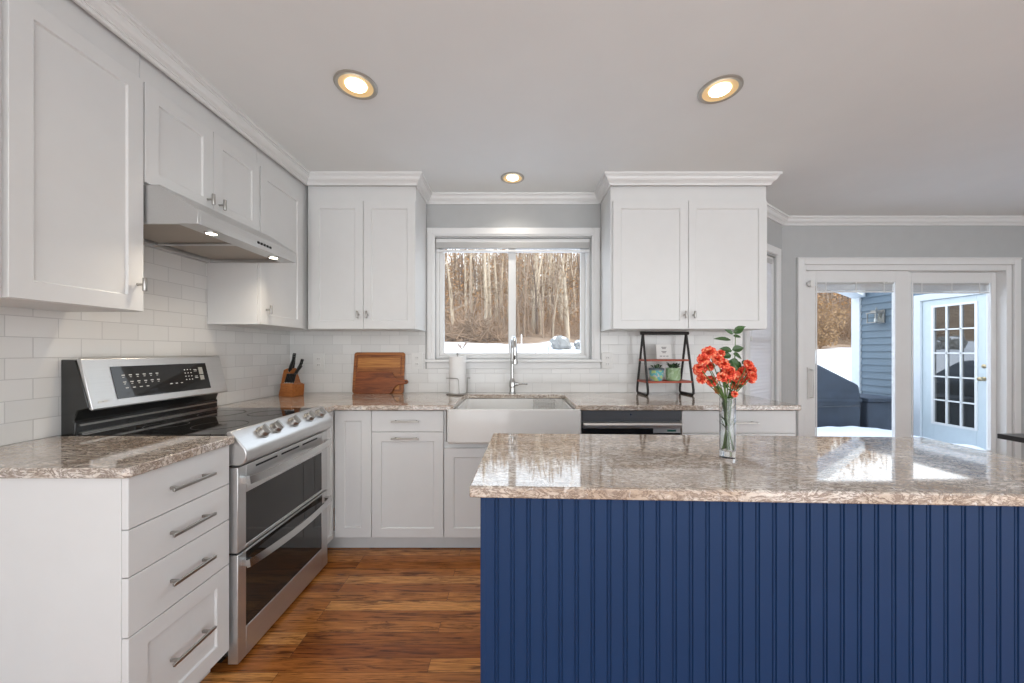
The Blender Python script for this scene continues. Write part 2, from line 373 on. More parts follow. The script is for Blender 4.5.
# ---------------------------------------------------------------- window over the sink
def casing(m, x0, x1, z0, z1, wd, y, t=.02, sill=True, wt=None):
    wt = wt or wd
    m.box(x0, x0 + wd, y - t, y, z0, z1); m.box(x1 - wd, x1, y - t, y, z0, z1); m.box(x0 + wd, x1 - wd, y - t, y, z1 - wt, z1)
w1 = sroot('window_1', (0, YW, 0))
CXa, CXb, CTop, CBot = -.703, .687, PZ(228.4, YW), 1.112
m = MB(); casing(m, CXa + .003, CXb - .003, 1.187, CTop, WX0 - CXa, 0); m.box(CXa + .003, CXb - .003, -.018, 0, CBot, 1.165)
m.box(CXa + .012, WX0 - .022, -.027, -.02, 1.187, CTop - .012); m.box(WX1 + .022, CXb - .012, -.027, -.02, 1.187, CTop - .012); m.box(WX0 - .022, WX1 + .022, -.027, -.02, WZ1 + .022, CTop - .012)
m.build('casing', M['trim'], w1, .003)
MB().box(CXa - .006, CXb + .006, -.045, .0, 1.165, 1.187).box(WX0, WX1, 0, .13, 1.17, 1.19).build('window_sill', M['trim'], w1, .004)
m = MB(); fw = .028
m.box(WX0, WX0 + fw, .03, .13, WZ0, WZ1); m.box(WX1 - fw, WX1, .03, .13, WZ0, WZ1); m.box(WX0 + fw, WX1 - fw, .03, .13, WZ1 - fw, WZ1); m.box(WX0 + fw, WX1 - fw, .03, .13, WZ0, WZ0 + fw)
m.build('window_frame', M['trim'], w1, .003)
ga, gb, gc, gd = PX(444.4, 3.0), PX(508.5, 3.0), PX(515.8, 3.0), PX(581, 3.0)
gz0, gz1 = PZ(352.8, 3.0), WZ1 - .06
def sash(x0, x1, y, g0, g1, root, z0, z1, gz0, gz1):
    m = MB(); m.box(x0, g0, y, y + .035, z0, z1); m.box(g1, x1, y, y + .035, z0, z1); m.box(g0, g1, y, y + .035, gz1, z1); m.box(g0, g1, y, y + .035, z0, gz0)
    s_ = m.build('sash', M['trim'], root, .003)
    MB().box(g0 - .003, g1 + .003, y + .014, y + .018, gz0 - .003, gz1 + .003).build('pane', M['glass'], s_); return s_
sash(WX0 + fw, gc, .05, ga, gb, w1, WZ0 + fw, WZ1 - fw, gz0, gz1)
sash(gb, WX1 - fw, .088, gc, gd, w1, WZ0 + fw, WZ1 - fw, gz0, gz1)
# raised cellular shade
zb = PZ(252.8, YW + .04)
sh = thing('cellular_shade', 'pale grey cellular shade pulled up at the top of the kitchen sink window', 'window shade', (0, YW + .012, 0))
m = MB(); m.box(WX0 + .004, WX1 - .004, 0, .03, WZ1 - .03, WZ1 - .002); m.build('headrail', M['trim'], sh, .003)
m = MB()
for i in range(5): m.prism([(-.0, WZ1 - .03 - i * .0095), (-.004 + .0, WZ1 - .035 - i * .0095), (0, WZ1 - .0395 - i * .0095), (.028, WZ1 - .0395 - i * .0095), (.028, WZ1 - .03 - i * .0095)], WX0 + .008, WX1 - .008, 'x')
m.build('folded_fabric', M['screen'], sh)
MB().box(WX0 + .008, WX1 - .008, -.004, .030, zb, zb + .016).build('bottom_rail', M['trim'], sh, .002)

# ---------------------------------------------------------------- angled window
w2 = sroot('window_2', (BX, BY, 0), AA)
m = MB(); casing(m, .05 * AL, .905 * AL, .55, 2.19, .065, -.0); m.box(.05 * AL, .905 * AL, -.02, 0, .50, .56); m.build('casing', M['trim'], w2, .003)
x0, x1 = .13 * AL, .83 * AL
m = MB(); m.box(x0, x0 + .03, .02, .12, .62, 2.11); m.box(x1 - .03, x1, .02, .12, .62, 2.11); m.box(x0, x1, .02, .12, 2.07, 2.11); m.box(x0, x1, .02, .12, .62, .66)
m.build('window_frame', M['trim'], w2, .003)
sash(x0 + .03, x1 - .03, .05, x0 + .07, x1 - .07, w2, .66, 1.37, .70, 1.33); sash(x0 + .03, x1 - .03, .087, x0 + .07, x1 - .07, w2, 1.33, 2.07, 1.37, 2.03)
sh2 = thing('cellular_shade', 'white cellular shade lowered in the narrow angled window beside the patio door', 'window shade', (BX, BY, 0), AA)
MB().box(x0 + .034, x1 - .034, .018, .045, 2.05, 2.09).build('headrail', M['screen'], sh2, .003)
m = MB()
for i in range(44): z = 2.05 - i * .03; m.prism([(.026, z), (.024, z - .015), (.026, z - .03), (.036, z - .03), (.038, z - .015), (.036, z)], x0 + .034, x1 - .034, 'x')
def transl():
    m_, N, L, b = newmat('lit_shade_fabric'); o = N['Material Output']; d = N.new('ShaderNodeBsdfDiffuse'); d.inputs[0].default_value = (.85, .85, .86, 1)
    tr = N.new('ShaderNodeBsdfTranslucent'); tr.inputs[0].default_value = (.9, .9, .92, 1); ms = N.new('ShaderNodeMixShader'); ms.inputs[0].default_value = .4
    L.new(d.outputs[0], ms.inputs[1]); L.new(tr.outputs[0], ms.inputs[2]); L.new(ms.outputs[0], o.inputs[0]); N.remove(b); return m_
m.build('pleated_fabric', transl(), sh2, smooth=False)
m = MB(); m.tube([(x0 + .10, .012, 2.06), (x0 + .10, .012, 1.38)], .0012, 6); m.lathe([(.004, 0), (.008, -.01), (.009, -.035), (.003, -.04)], (x0 + .10, .012, 1.38), 10); m.build('pull_cord', M['plastic'], sh2)

# ---------------------------------------------------------------- sliding patio door
d1 = sroot('door_1', (0, YS, 0))
ox0, ox1 = PX(796.5, YS), PX(1021, YS)
m = MB(); cw = DX0 - ox0; casing(m, ox0, DX1 + cw, 0, PZ(258.5, YS), cw, 0, .02, wt=PZ(258.5, YS) - DZ1); m.box(ox0 - .004, ox0 + .012, -.028, -.0, 0, PZ(258.5, YS) - .012); m.box(ox0 - .004, DX1 + cw, -.028, -.0, PZ(258.5, YS) - .012, PZ(258.5, YS) + .004)
m.build('casing', M['trim'], d1, .003)
m = MB(); m.box(DX0, DX0 + .03, 0, .14, .03, DZ1); m.box(DX1 - .05, DX1, 0, .14, .03, DZ1); m.box(DX0 + .03, DX1 - .05, 0, .14, DZ1 - .05, DZ1); m.box(DX0, DX1, 0, .14, 0, .03); m.build('door_frame', M['trim'], d1, .003)
gt = PZ(281, YS + .03)
def slide(x0, x1, g0, g1, y):
    m = MB(); m.box(x0, g0, y, y + .04, .04, DZ1 - .052); m.box(g1, x1, y, y + .04, .04, DZ1 - .052); m.box(g0, g1, y, y + .04, gt, DZ1 - .052); m.box(g0, g1, y, y + .04, .04, .30)
    k_ = .012; m.box(g0, g0 + k_, y - .006, y, .30, gt); m.box(g1 - k_, g1, y - .006, y, .30, gt); m.box(g0 + k_, g1 - k_, y - .006, y, gt - k_, gt)
    p = m.build('sliding_panel', M['trim'], d1, .002); MB().box(g0 - .002, g1 + .002, y + .024, y + .029, .29, gt + .002).build('pane', M['glass'], p)
    return p
ya, yb_ = .02, .075
p1 = slide(DX0 + .03, PX(909, YS + ya), PX(815.5, YS + ya), PX(896, YS + ya), ya)
p2 = slide(PX(903, YS + yb_), DX1 - .05, PX(911.5, YS + yb_), PX(991.6, YS + yb_), yb_)
hx = PX(811, YS)
m = MB(); m.tube([(hx, ya - .004, 1.08), (hx, ya - .05, 1.075), (hx, ya - .055, 1.0), (hx, ya - .055, .90), (hx, ya - .05, .825), (hx, ya - .004, .82)], .009, 8); m.box(hx - .022, hx + .022, ya - .010, ya, .80, 1.10)
m.build('handle', M['plastic'], p1, .002)
m = MB(); m.lathe([(.016, -.012), (.02, -.016), (.012, -.04)], (PX(808, YS), 0, PZ(284, YS)), 14, 'y'); m.box(PX(808, YS) + .01, PX(808, YS) + .045, -.02, 0, PZ(284, YS) - .03, PZ(284, YS) + .03); m.build('latch', M['plastic'], p1)
for (a, b_, y, wh) in ((PX(816, YS + ya), PX(895.5, YS + ya), YS + ya, 'left'), (PX(912, YS + yb_), PX(991, YS + yb_), YS + yb_, 'right')):
    bl = thing('mini_blind', f'raised white mini blind stacked at the top of the {wh} patio door glass', 'window blind', (0, y, 0))
    zt = gt - .012
    MB().box(a + .01, b_ - .01, .002, .022, zt - .016, zt).build('headrail', M['screen'], bl, .002)
    m = MB()
    for i in range(8): m.box(a + .016, b_ - .016, .001, .021, zt - .022 - i * .008, zt - .018 - i * .008)
    m.build('stacked_slats', M['blind'], bl)
    MB().box(a + .012, b_ - .012, 0, .022, zt - .096, zt - .084).build('bottom_rail', M['trim'], bl, .002)
    for u in (.12, .5, .85): MB().box(a + (b_ - a) * u, a + (b_ - a) * u + .007, -.002, .0, zt - .1, zt).build('ladder_tape', M['plastic'], bl)

# ---------------------------------------------------------------- cabinets
def tknob(x, y, z, parent, vert=True):
    m = MB(); m.lathe([(.006, 0), (.0045, -.004), (.0045, -.024)], (x, y, z), 10, 'y')
    if vert: m.lathe([(.0065, -.026), (.0075, -.024), (.0075, .024), (.0065, .026)], (x, y - .029, z), 12)
    return m.build('knob', M['nickel'], parent)
def bar(x0, x1, y, z, parent):
    m = MB(); m.box(x0, x1, y - .034, y - .026, z - .005, z + .005); m.box(x0 + .018, x0 + .026, y - .028, y, z - .005, z + .005); m.box(x1 - .026, x1 - .018, y - .028, y, z - .005, z + .005)
    return m.build('handle', M['nickel'], parent, .0015)
G = .0016
def cabinet(name, label, loc, rz, w_, d_, z0, z1, fronts, cat='cabinet', toe=0, carcass=None, rail=.057):
    """local x 0..w along the face, front at y=0, depth +y. fronts: (type,x0,x1,z0,z1,[hardware])"""
    t = thing(name, label, cat, (loc[0], loc[1], 0), rz)
    m = MB()
    for bx_ in (carcass or [(0, w_, 0, d_, z0, z1)]): m.box(*bx_)
    m.build('body', M['cab'], t, .001)
    if toe: MB().box(-.085 if name == 'corner_cabinet' else .0, w_, .055, .07, 0, z0).build('toe_kick', M['toe'], t)
    for f in fronts:
        ty, a, b_, c, d = f[:5]; m = MB()
        if ty in ('door', 'pdrawer'): m.shaker(a + G, b_ - G, c + G, d - G, -.02, .0195, rail)
        else: m.box(a + G, b_ - G, -.02, -.0005, c + G, d - G)
        o = m.build('door' if ty == 'door' else 'drawer_front', M['cab'], t, .0012)
        for h in f[5:]:
            if h[0] == 'k': tknob(h[1], -.02, h[2], o)
            else: bar(h[1], h[2], -.02, h[3], o)
    return t
TZ = .892
# left run, faces +x  (local x -> world +y)
XF = -1.135
L0, L1 = 1.055, 1.432
zl = [.736, .597, .423]
fr = []
zz = [TZ - .004] + zl + [.085]
for i in range(4):
    ty = 'pdrawer' if i == 3 else 'drawer'
    hz = (zz[i] + zz[i + 1]) / 2
    fr.append((ty, 0, L1 - L0, zz[i + 1], zz[i], ('b', .11, .275, hz - .002)))
cabinet('drawer_cabinet', 'white four drawer base cabinet between the open end and the range', (XF, L0), pi / 2, L1 - L0, XF - XW - .002, .085, TZ, fr, toe=1,
        carcass=[(0, L1 - L0, 0, XF + 1.798, .085, TZ), (0, .018, .06, XF + 1.798, 0, .085)])
R0, R1 = 1.440, 2.135
cabinet('corner_filler_cabinet', 'narrow white base cabinet between the range and the inside corner', (XF, R1 + .006), pi / 2, 2.28 - R1 - .008, .60, .10, TZ,
        [('door', 0, 2.258 - R1 - .006, .10, TZ - .006)], toe=1, rail=.03)
D = 2.28                     # body plane of back run; doors stand proud by 2 cm
YD = YW - D - .002
xa = XF + .022; xb = PX(371.5, 2.26); xc = PX(443.5, 2.26); xd = PX(582, 2.26); xe = PX(681.7, 2.26); xf = PX(796, 2.26)
ZB = .10; dz = .754
cabinet('corner_cabinet', 'narrow white base cabinet in the inside corner left of the drawer and door cabinet', (xa, D), 0, xb - xa, YD, ZB, TZ, [('door', 0, xb - xa, ZB, TZ - .006)], toe=1, rail=.062)
h0, h1 = PX(392.5, 2.26) - xb, PX(420, 2.26) - xb
cabinet('base_cabinet', 'white base cabinet with one drawer over one door, below the cutting boards', (xb, D), 0, xc - xb, YD, ZB, TZ,
        [('drawer', 0, xc - xb, dz, TZ - .006, ('b', h0, h1, .822)), ('door', 0, xc - xb, ZB, dz, ('b', h0, h1, .717))], toe=1)
mid = (xd - xc) / 2
cabinet('sink_cabinet', 'white two door cabinet under the farmhouse sink', (xc, D), 0, xd - xc, YD, ZB, .688,
        [('door', 0.004, mid, ZB, .655), ('door', mid, xd - xc - .004, ZB, .655)], toe=1,
        carcass=[(0, .012, 0, YD, .688, TZ), (xd - xc - .012, xd - xc, 0, YD, .688, TZ), (0, xd - xc, 0, YD, ZB, .688)])
cabinet('base_cabinet', 'white drawer base cabinet at the right end, right of the dishwasher', (xe, D), 0, xf - xe, YD, ZB, TZ,
        [('drawer', 0, xf - xe, .746, TZ - .006, ('b', (xf - xe) / 2 - .085, (xf - xe) / 2 + .10, .815)), ('door', 0, (xf - xe) / 2, ZB, .746), ('door', (xf - xe) / 2, xf - xe, ZB, .746)], toe=1)

# countertops
def slab(name, label, pts, z, t=CT, bev=.004, cat='countertop'):
    o = MB().prism(pts, z - t, z, 'z').build(name, M['quartz'], None, bev); return tag(o, label, cat)
CE = XF + .04
slab('countertop', 'small speckled quartz countertop over the four drawer cabinet left of the range', [(XW + .010, L0 - .02), (CE - .012, L0 - .02), (CE, L0 - .008), (CE, L1 + .002), (XW + .010, L1 + .002)], CZ)
YE = 2.228
nx0, nx1 = PX(452.8, YE), PX(576, YE)
pts = [(XW + .010, R1 + .004), (CE, R1 + .004), (CE, YE - .0)]
pts += [(nx0 - .012, YE), (nx0, YE + .012), (nx0, 2.74)]
for i in range(1, 6): a = pi / 2 * i / 5; pts.append((nx0 + .05 - .05 * cos(a), 2.74 + .05 * sin(a)))
for i in range(0, 6): a = pi / 2 * i / 5; pts.append((nx1 - .05 + .05 * sin(a), 2.74 + .05 * cos(a)))
pts += [(nx1, YE + .012), (nx1 + .012, YE), (1.745, YE), (1.757, YE + .012), (1.757, YW - .010), (XW + .010, YW - .010)]
slab('countertop', 'long speckled quartz countertop running from the corner past the sink to the right end', pts, CZ)

# upper cabinets
UB, UT, UF = 1.41, 2.325, H
def upper(name, label, loc, rz, w_, doors, z0=UB, d_=None, split=None):
    return cabinet(name, label, loc, rz, w_, d_, z0, UF - .002, doors)
XB = UX - .02
ud = XB - XW - .010
upper('wall_cabinet', 'white wall cabinet at the far left, cut off by the picture edge', (XB, .35), pi / 2, 1.045 - .35, [('door', .01, .69, UB, 2.335, ('k', .04, 1.5))], d_=ud)
upper('wall_cabinet', 'tall white single door wall cabinet left of the range hood', (XB, 1.047), pi / 2, 1.464 - 1.047, [('door', .022, .415, UB, 2.335, ('k', .390, UB + .105))], d_=ud)
hm = 1.800 - 1.466
upper('wall_cabinet', 'short white two door wall cabinet above the range hood', (XB, 1.466), pi / 2, 2.130 - 1.466,
      [('door', 0, hm, 1.93, 2.335, ('k', hm - .035, 1.985)), ('door', hm, .662, 1.93, 2.335, ('k', hm + .035, 1.985))], z0=1.925, d_=ud)
upper('wall_cabinet', 'white single door wall cabinet between the range hood and the corner', (XB, 2.132), pi / 2, YW - 2.132 - .010,
      [('door', .002, 2.56 - 2.132, UB, 2.335, ('k', .05, UB + .09))], d_=ud)
wl_ = cl1 - cl0
cabinet('wall_cabinet', 'white two door wall cabinet left of the sink window', (XB + .022, UY + .02), 0, cl1 - XB - .022, YW - UY - .032, UB, UF - .002,
        [('door', cl0 - XB - .022, cl0 - XB - .022 + wl_ / 2, UB, UT, ('k', cl0 - XB - .022 + wl_ / 2 - .032, UB + .10)), ('door', cl0 - XB - .022 + wl_ / 2, cl1 - XB - .022, UB, UT, ('k', cl0 - XB - .022 + wl_ / 2 + .032, UB + .10))])
wr = cr1 - cr0
cabinet('wall_cabinet', 'wide white two door wall cabinet right of the sink window', (cr0, UY + .02), 0, wr, YW - UY - .032, UB, UF - .002,
        [('door', .012, wr * .492, UB, UT, ('k', wr * .492 - .03, UB + .10)), ('door', wr * .492, wr - .006, UB, UT, ('k', wr * .492 + .034, UB + .10))])

# ---------------------------------------------------------------- range (local: x along width, front toward -y); loc at left-front
RW = R1 - R0
rg = thing('range', 'stainless steel double oven range with black glass cooktop', 'stove', (-1.09, R0 + .002, 0), pi / 2)
RW -= .004
RD = 1.80 - 1.09 - .012      # front plane to wall
m = MB(); m.box(0, RW, .04, RD - .02, .05, .895); m.box(.03, RW - .03, .09, RD - .05, 0, .05); m.build('body', M['black'], rg)
MB().box(.0, RW, .045, RD - .055, .896, .924).build('cooktop', M['blackglass'], rg, .002)
m = MB(); pr = [(.045, .80), (.045, .934), (.030, .936), (-.028, .868), (-.034, .850), (-.032, .822), (-.022, .808), (-.005, .80)]
m.prism(pr, 0, RW, 'x'); cons = m.build('control_panel', M['steelh'], rg, .004)
sl = math.atan2(.934 - .868, .058)       # slope of the console
for i, yy in enumerate((1.583, 1.67, 1.804, 1.94, 2.045)):
    kx = yy - R0 - .002
    m = MB(); m.lathe([(.029, 0), (.029, .003), (.024, .005), (.023, .022), (.021, .024), (.001, .024)], (0, 0, 0), 32); m.box(-.005, .005, -.021, .021, .0235, .034)
    o = m.build('knob', M['nickel'], cons, .001); o.location = (kx, .0005, .902); o.rotation_euler = (pi / 2 - (pi / 2 - sl) + 0, 0, 0)
m = MB(); m.box(.03, RW - .03, -.0346, -.030, .826, .846); 
# upper oven door, lower oven door
def odoor(z0, z1, gz0, gz1, name, hz):
    m = MB(); gx0, gx1 = .045, RW - .06
    m.box(0, gx0, 0, .04, z0, z1); m.box(gx1, RW, 0, .04, z0, z1); m.box(gx0, gx1, 0, .04, z0, gz0); m.box(gx0, gx1, 0, .04, gz1, z1)
    d = m.build(name, M['steelh'], rg, .002)
    MB().box(gx0, gx1, .003, .02, gz0, gz1).build('oven_window', M['darkglass'], d)
    pts = []
    for i in range(21):
        u = i / 20; pts.append((.02 + u * (RW - .04), -.028 - .030 * sin(pi * u) ** .8, hz))
    n = len(pts); m = MB()
    v = []
    for x, y, z in pts: v += [(x, y - .008, z - .013), (x, y + .006, z - .018), (x, y + .010, z + .010), (x, y - .004, z + .018)]
    m.v = v
    for i in range(n - 1):
        for q in range(4): m.f.append((i * 4 + q, i * 4 + (q + 1) % 4, (i + 1) * 4 + (q + 1) % 4, (i + 1) * 4 + q))
    m.f += [(0, 1, 2, 3), tuple(4 * (n - 1) + q for q in (3, 2, 1, 0))]
    m.box(.022, .045, -.030, .0, hz - .012, hz + .012); m.box(RW - .045, RW - .022, -.030, .0, hz - .012, hz + .012)
    m.build('handle', M['chrome'], d)
    return d
ud_ = odoor(.455, .793, .470, .680, 'upper_oven_door', .735)
m = MB()
for i in range(3): m.box(.10 + .17 * i, .24 + .17 * i, -.001, .004, .768, .776)
m.build('vent_slots', M['dark'], ud_)
ld_ = odoor(.018, .447, .135, .375, 'lower_oven_door', .405)
MB().box(.045, RW - .06, -.0008, .002, .378, .44).build('upper_glass_strip', M['darkglass'], ld_)
MB().box(.002, RW - .002, .012, .05, .446, .456).build('door_gap', M['dark'], rg)
# backguard
yw = RD
m = MB(); m.prism([(yw - .055, .90), (yw - .058, .972), (yw - .050, .975), (yw - .066, 1.018), (yw - .110, 1.028), (yw - .108, 1.04), (yw - .058, 1.218), (yw, 1.22), (yw, .90)], 0, RW, 'x'); bgd = m.build('backguard', M['black'], rg, .003)
m = MB(); m.box(.012, RW - .012, yw - .064, yw - .055, .955, .962); m.box(.012, RW - .012, yw - .070, yw - .055, .925, .930); m.build('back_ledge', M['nickel'], bgd)
m = MB(); m.prism([(yw - .122, 1.022), (yw - .118, 1.016), (yw - .106, 1.022), (yw - .056, 1.219), (yw - .064, 1.228), (yw - .074, 1.222)], .004, RW - .004, 'x'); fp = m.build('control_fascia', M['steelh'], bgd, .003)
# black touch panel on the sloping fascia, local frame (u along width, v up the slope)
al = math.atan2(1.222 - 1.022, .122 - .074)
def onslope(name, boxes, mat, parent, lift=.0006, thick=.002):
    m = MB()
    for (u0, u1, v0, v1) in boxes:
        n = len(m.v)
        for k_ in (lift, lift + thick):
            for (u, v) in ((u0, v0), (u1, v0), (u1, v1), (u0, v1)):
                y = yw - .122 + cos(al) * v - sin(al) * k_; z = 1.022 + sin(al) * v + cos(al) * k_
                m.v.append((u, y, z))
        for q in ((0, 1, 2, 3), (7, 6, 5, 4), (0, 4, 5, 1), (1, 5, 6, 2), (2, 6, 7, 3), (3, 7, 4, 0)): m.f.append(tuple(n + i for i in q))
    return m.build(name, mat, parent)
tp = onslope('touch_panel', [(.10, RW - .118, .030, .170)], M['blackglass'], fp)
rnd = random.Random(3); bxs = []
for r_ in range(2):
    for c_ in range(6): u = .135 + c_ * .030; bxs.append((u, u + .013, .128 - r_ * .030, .132 - r_ * .030)); bxs.append((u + .002, u + .010, .120 - r_ * .030, .1225 - r_ * .030))
for c_ in range(4): u = .14 + c_ * .030; bxs.append((u, u + .012, .072, .0755))
for r_ in range(4):
    for c_ in range(3): u = .435 + c_ * .017; bxs.append((u, u + .006, .085 + r_ * .017, .090 + r_ * .017))
for c_ in range(3): bxs.append((.345 + c_ * .028, .357 + c_ * .028, .072, .0755))
bxs += [(.490, .508, .135, .138), (.490, .508, .128, .130), (.490, .508, .100, .103), (.490, .508, .092, .095)]
onslope('button_printing', bxs, M['print'], tp, .0028, .0004)
onslope('clock_display', [(.520, .545, .080, .105), (.520, .545, .110, .148)], M['display'], tp, .0028, .0004)
onslope('logo_badge', [(.028, .040, .022, .034), (.046, .062, .024, .032)], M['print'], fp, .0006, .0006)
# faint burner rings
for (x, y, r_) in ((.19, .22, .10), (.50, .22, .085), (.19, .46, .075), (.50, .46, .10)):
    m = MB(); m.lathe([(r_, .9241), (r_, .9246), (r_ + .003, .9246), (r_ + .003, .9241)], (x, y, 0), 40, cap=False); m.build('burner_ring', M['blackmetal'], rg)

# ---------------------------------------------------------------- range hood
hd = thing('range_hood', 'stainless steel under-cabinet range hood with two lit lamps', 'range hood', (-1.27, 1.468, 0), pi / 2)
HW = 2.128 - 1.468; wx = 1.80 - 1.27 - .010
m = MB()
m.prism([(0, 1.765), (0, 1.823), (.155, 1.922), (wx, 1.922), (wx, 1.765)], 0, .012, 'x')
m.prism([(0, 1.765), (0, 1.823), (.155, 1.922), (wx, 1.922), (wx, 1.765), (wx - .03, 1.765), (wx - .03, 1.79), (.10, 1.79), (.085, 1.765)], .012, HW - .012, 'x')
m.prism([(0, 1.765), (0, 1.823), (.155, 1.922), (wx, 1.922), (wx, 1.765)], HW - .012, HW, 'x')
m.build('canopy', M['steelh'], hd, .0015)
for a, b_ in ((.02, HW / 2 - .01), (HW / 2 + .01, HW - .02)): MB().box(a, b_, .12, wx - .05, 1.782, 1.789).build('grease_filter', M['filter'], hd)
MB().box(HW / 2 - .012, HW / 2 + .012, .10, wx - .03, 1.774, 1.789).build('divider', M['steelh'], hd)
for lx in (.12, HW - .13):
    o = MB().lathe([(.026, 1.7648), (.026, 1.762), (.021, 1.761), (.02, 1.7645)], (lx, .045, 0), 20).build('lamp_ring', M['chrome'], hd)
    MB().lathe([(.001, 1.7612), (.019, 1.7612), (.019, 1.7625), (.001, 1.7625)], (lx, .045, 0), 20).build('lamp_lens', M['hoodbulb'], o)
    l = bpy.data.lights.new('hood_lamp', 'SPOT'); l.energy = 5; l.color = (1, .85, .66); l.spot_size = R(150); l.spot_blend = .8; l.shadow_soft_size = .02
    lo = bpy.data.objects.new('hood_lamp', l); COL.objects.link(lo); lo.parent = hd; lo.location = (lx, .045, 1.755)
m = MB()
for i in range(5): m.box(HW * .5 + .01 + i * .022, HW * .5 + .023 + i * .022, -.003, .001, 1.786, 1.797)
m.build('control_buttons', M['dark'], hd)

# ---------------------------------------------------------------- farmhouse sink
sk = thing('farmhouse_sink', 'white fireclay farmhouse sink with a deep apron front', 'sink', (0, 0, 0))
s0, s1 = PX(446.5, 2.21), PX(581.3, 2.21); yf, yk = 2.205, 2.86; zt = TZ - .001; zb_ = .692
m = MB(); i0, i1, j0, j1 = s0 + .045, s1 - .045, yf + .035, yk - .075
def ring(a, b_, c, d, z, r, n=5):
    P = []
    for (cx_, cy_, a0) in ((b_ - r, c + r, -pi / 2), (b_ - r, d - r, 0), (a + r, d - r, pi / 2), (a + r, c + r, pi)):
        for i in range(n): t = a0 + pi / 2 * i / (n - 1); P.append((cx_ + r * cos(t), cy_ + r * sin(t), z))
    return P
rings = [ring(s0 + .01, s1 - .01, yf + .01, yk, zb_, .02), ring(s0, s1, yf, yk, zb_ + .012, .02), ring(s0, s1, yf, yk, zt - .010 + .014, .02), ring(s0 + .006, s1 - .006, yf + .005, yk - .004, zt + .010, .02),
         ring(i0 - .006, i1 + .006, j0 - .006, j1 + .006, zt + .010, .04), ring(i0, i1, j0, j1, zt - .002, .04), ring(i0 + .012, i1 - .012, j0 + .012, j1 - .012, zb_ + .03, .04), ring(i0 + .03, i1 - .03, j0 + .03, j1 - .03, zb_ + .018, .03)]
# keep the rim under the stone at the sides and back: only the apron lip rises
rings[2] = [(x, y, (zt - .002) if y > YE - .01 else zt + .006) for x, y, z in rings[2]]; rings[3] = [(x, y, (zt - .001) if y > YE - .002 else zt + .011) for x, y, z in rings[3]]
rings[4] = [(x, y, zt - .0015) if y > YE + .02 else (x, y, zt + .004) for x, y, z in rings[4]]
nn = len(rings[0])
for r_ in rings: m.v += r_
for i in range(len(rings) - 1):
    for q in range(nn): u = (q + 1) % nn; m.f.append((i * nn + q, i * nn + u, (i + 1) * nn + u, (i + 1) * nn + q))
m.f.append(tuple(range(nn))[::-1]); m.f.append(tuple((len(rings) - 1) * nn + q for q in range(nn)))
m.build('basin', M['china'], sk)
MB().lathe([(.045, zb_ + .0185), (.045, zb_ + .021), (.03, zb_ + .019), (.001, zb_ + .019)], (0, 2.52, 0), 24).build('drain', M['chrome'], sk)
# wire caddy hooked inside right
wc = thing('sink_caddy', 'chrome wire caddy hanging inside the right of the sink', 'sink caddy', (0, 0, 0))
m = MB(); q0, q1 = PX(534, 2.66), PX(556, 2.66); cz = .885
for z in (cz, cz - .03, cz - .06):
    m.tube([(q0, 2.64, z), (q1, 2.64, z), (q1, 2.76, z), (q0, 2.76, z), (q0, 2.64, z)], .0025, 6)
for i in range(9): x = q0 + (q1 - q0) * i / 8; m.tube([(x, 2.64, cz), (x, 2.645, cz - .062), (x, 2.755, cz - .062), (x, 2.76, cz)], .0016, 5)
for x in (q0 + .03, q1 - .03): m.tube([(x, 2.76, cz), (x, 2.775, cz + .006), (x, 2.784, cz - .004)], .002, 6)
m.build('wire_basket', M['chrome'], wc)

# faucet
fx, fy = PX(512.3, 2.85), 2.845
fa = thing('faucet', 'tall chrome gooseneck faucet with pull-down spray head', 'faucet', (fx, fy, CZ))
m = MB(); m.lathe([(.029, 0), (.029, .008), (.024, .014), (.022, .05), (.026, .056), (.026, .092), (.022, .10), (.017, .115), (.0125, .13)], (0, 0, 0), 24)
m.build('faucet_base', M['chrome'], fa)
P = [(0, 0, .12), (0, 0, .35)]
for i in range(1, 13): a = pi * i / 12; P.append((.02 * (1 - cos(a)) / 2, -.085 + .085 * cos(a), .35 + .085 * sin(a)))
P += [(.020, -.17, .33)]
MB().tube(P, .015, 14).build('gooseneck_spout', M['chrome'], fa)
m = MB(); m.lathe([(.013, .335), (.0165, .33), (.0165, .28), (.022, .245), (.021, .236), (.002, .236)], (.02, -.17, 0), 20); sh_ = m.build('spray_head', M['chrome'], fa)
MB().box(.015, .025, -.192, -.186, .27, .30).build('spray_button', M['dark'], sh_)
m = MB(); m.lathe([(.016, .015), (.014, .04), (.010, .05)], (0, 0, .075), 16, 'x'); m.tube([(.045, 0, .075), (.085, -.004, .078), (.118, -.006, .076)], [.008, .006, .0075], 10); m.build('lever', M['chrome'], fa)

# ---------------------------------------------------------------- dishwasher
dw = thing('dishwasher', 'stainless dishwasher with dark top panel between sink and end cabinet', 'dishwasher', (xd, D, 0)); W = xe - xd - .004
MB().box(.002, W, 0, .58, .10, TZ - .004).box(.02, W - .02, .06, .5, 0, .10).build('tub', M['panelgrey'], dw)
tp_ = MB().box(.004, W, -.022, -.001, .830, TZ - .006).build('top_panel', M['panelgrey'], dw, .002)
MB().lathe([(.005, -.0225), (.005, -.0240), (.001, -.0240)], (W * .49, 0, .862), 14, 'y').build('badge', M['chrome'], tp_)
m = MB(); m.box(.004, W, -.018, -.001, .14, .774); m.build('door', M['blackglass'], dw, .002)
MB().prism([(-.001, .816), (-.036, .812), (-.044, .800), (-.040, .780), (-.001, .776)], .006, W - .006, 'x').build('pocket_handle', M['steelh'], dw)
MB().box(W * .72, W - .004, -.0195, -.0182, .748, .778).build('control_strip', M['steel'], dw)
MB().box(W * .86, W * .95, -.0205, -.0195, .756, .768).build('display', M['green'], dw)

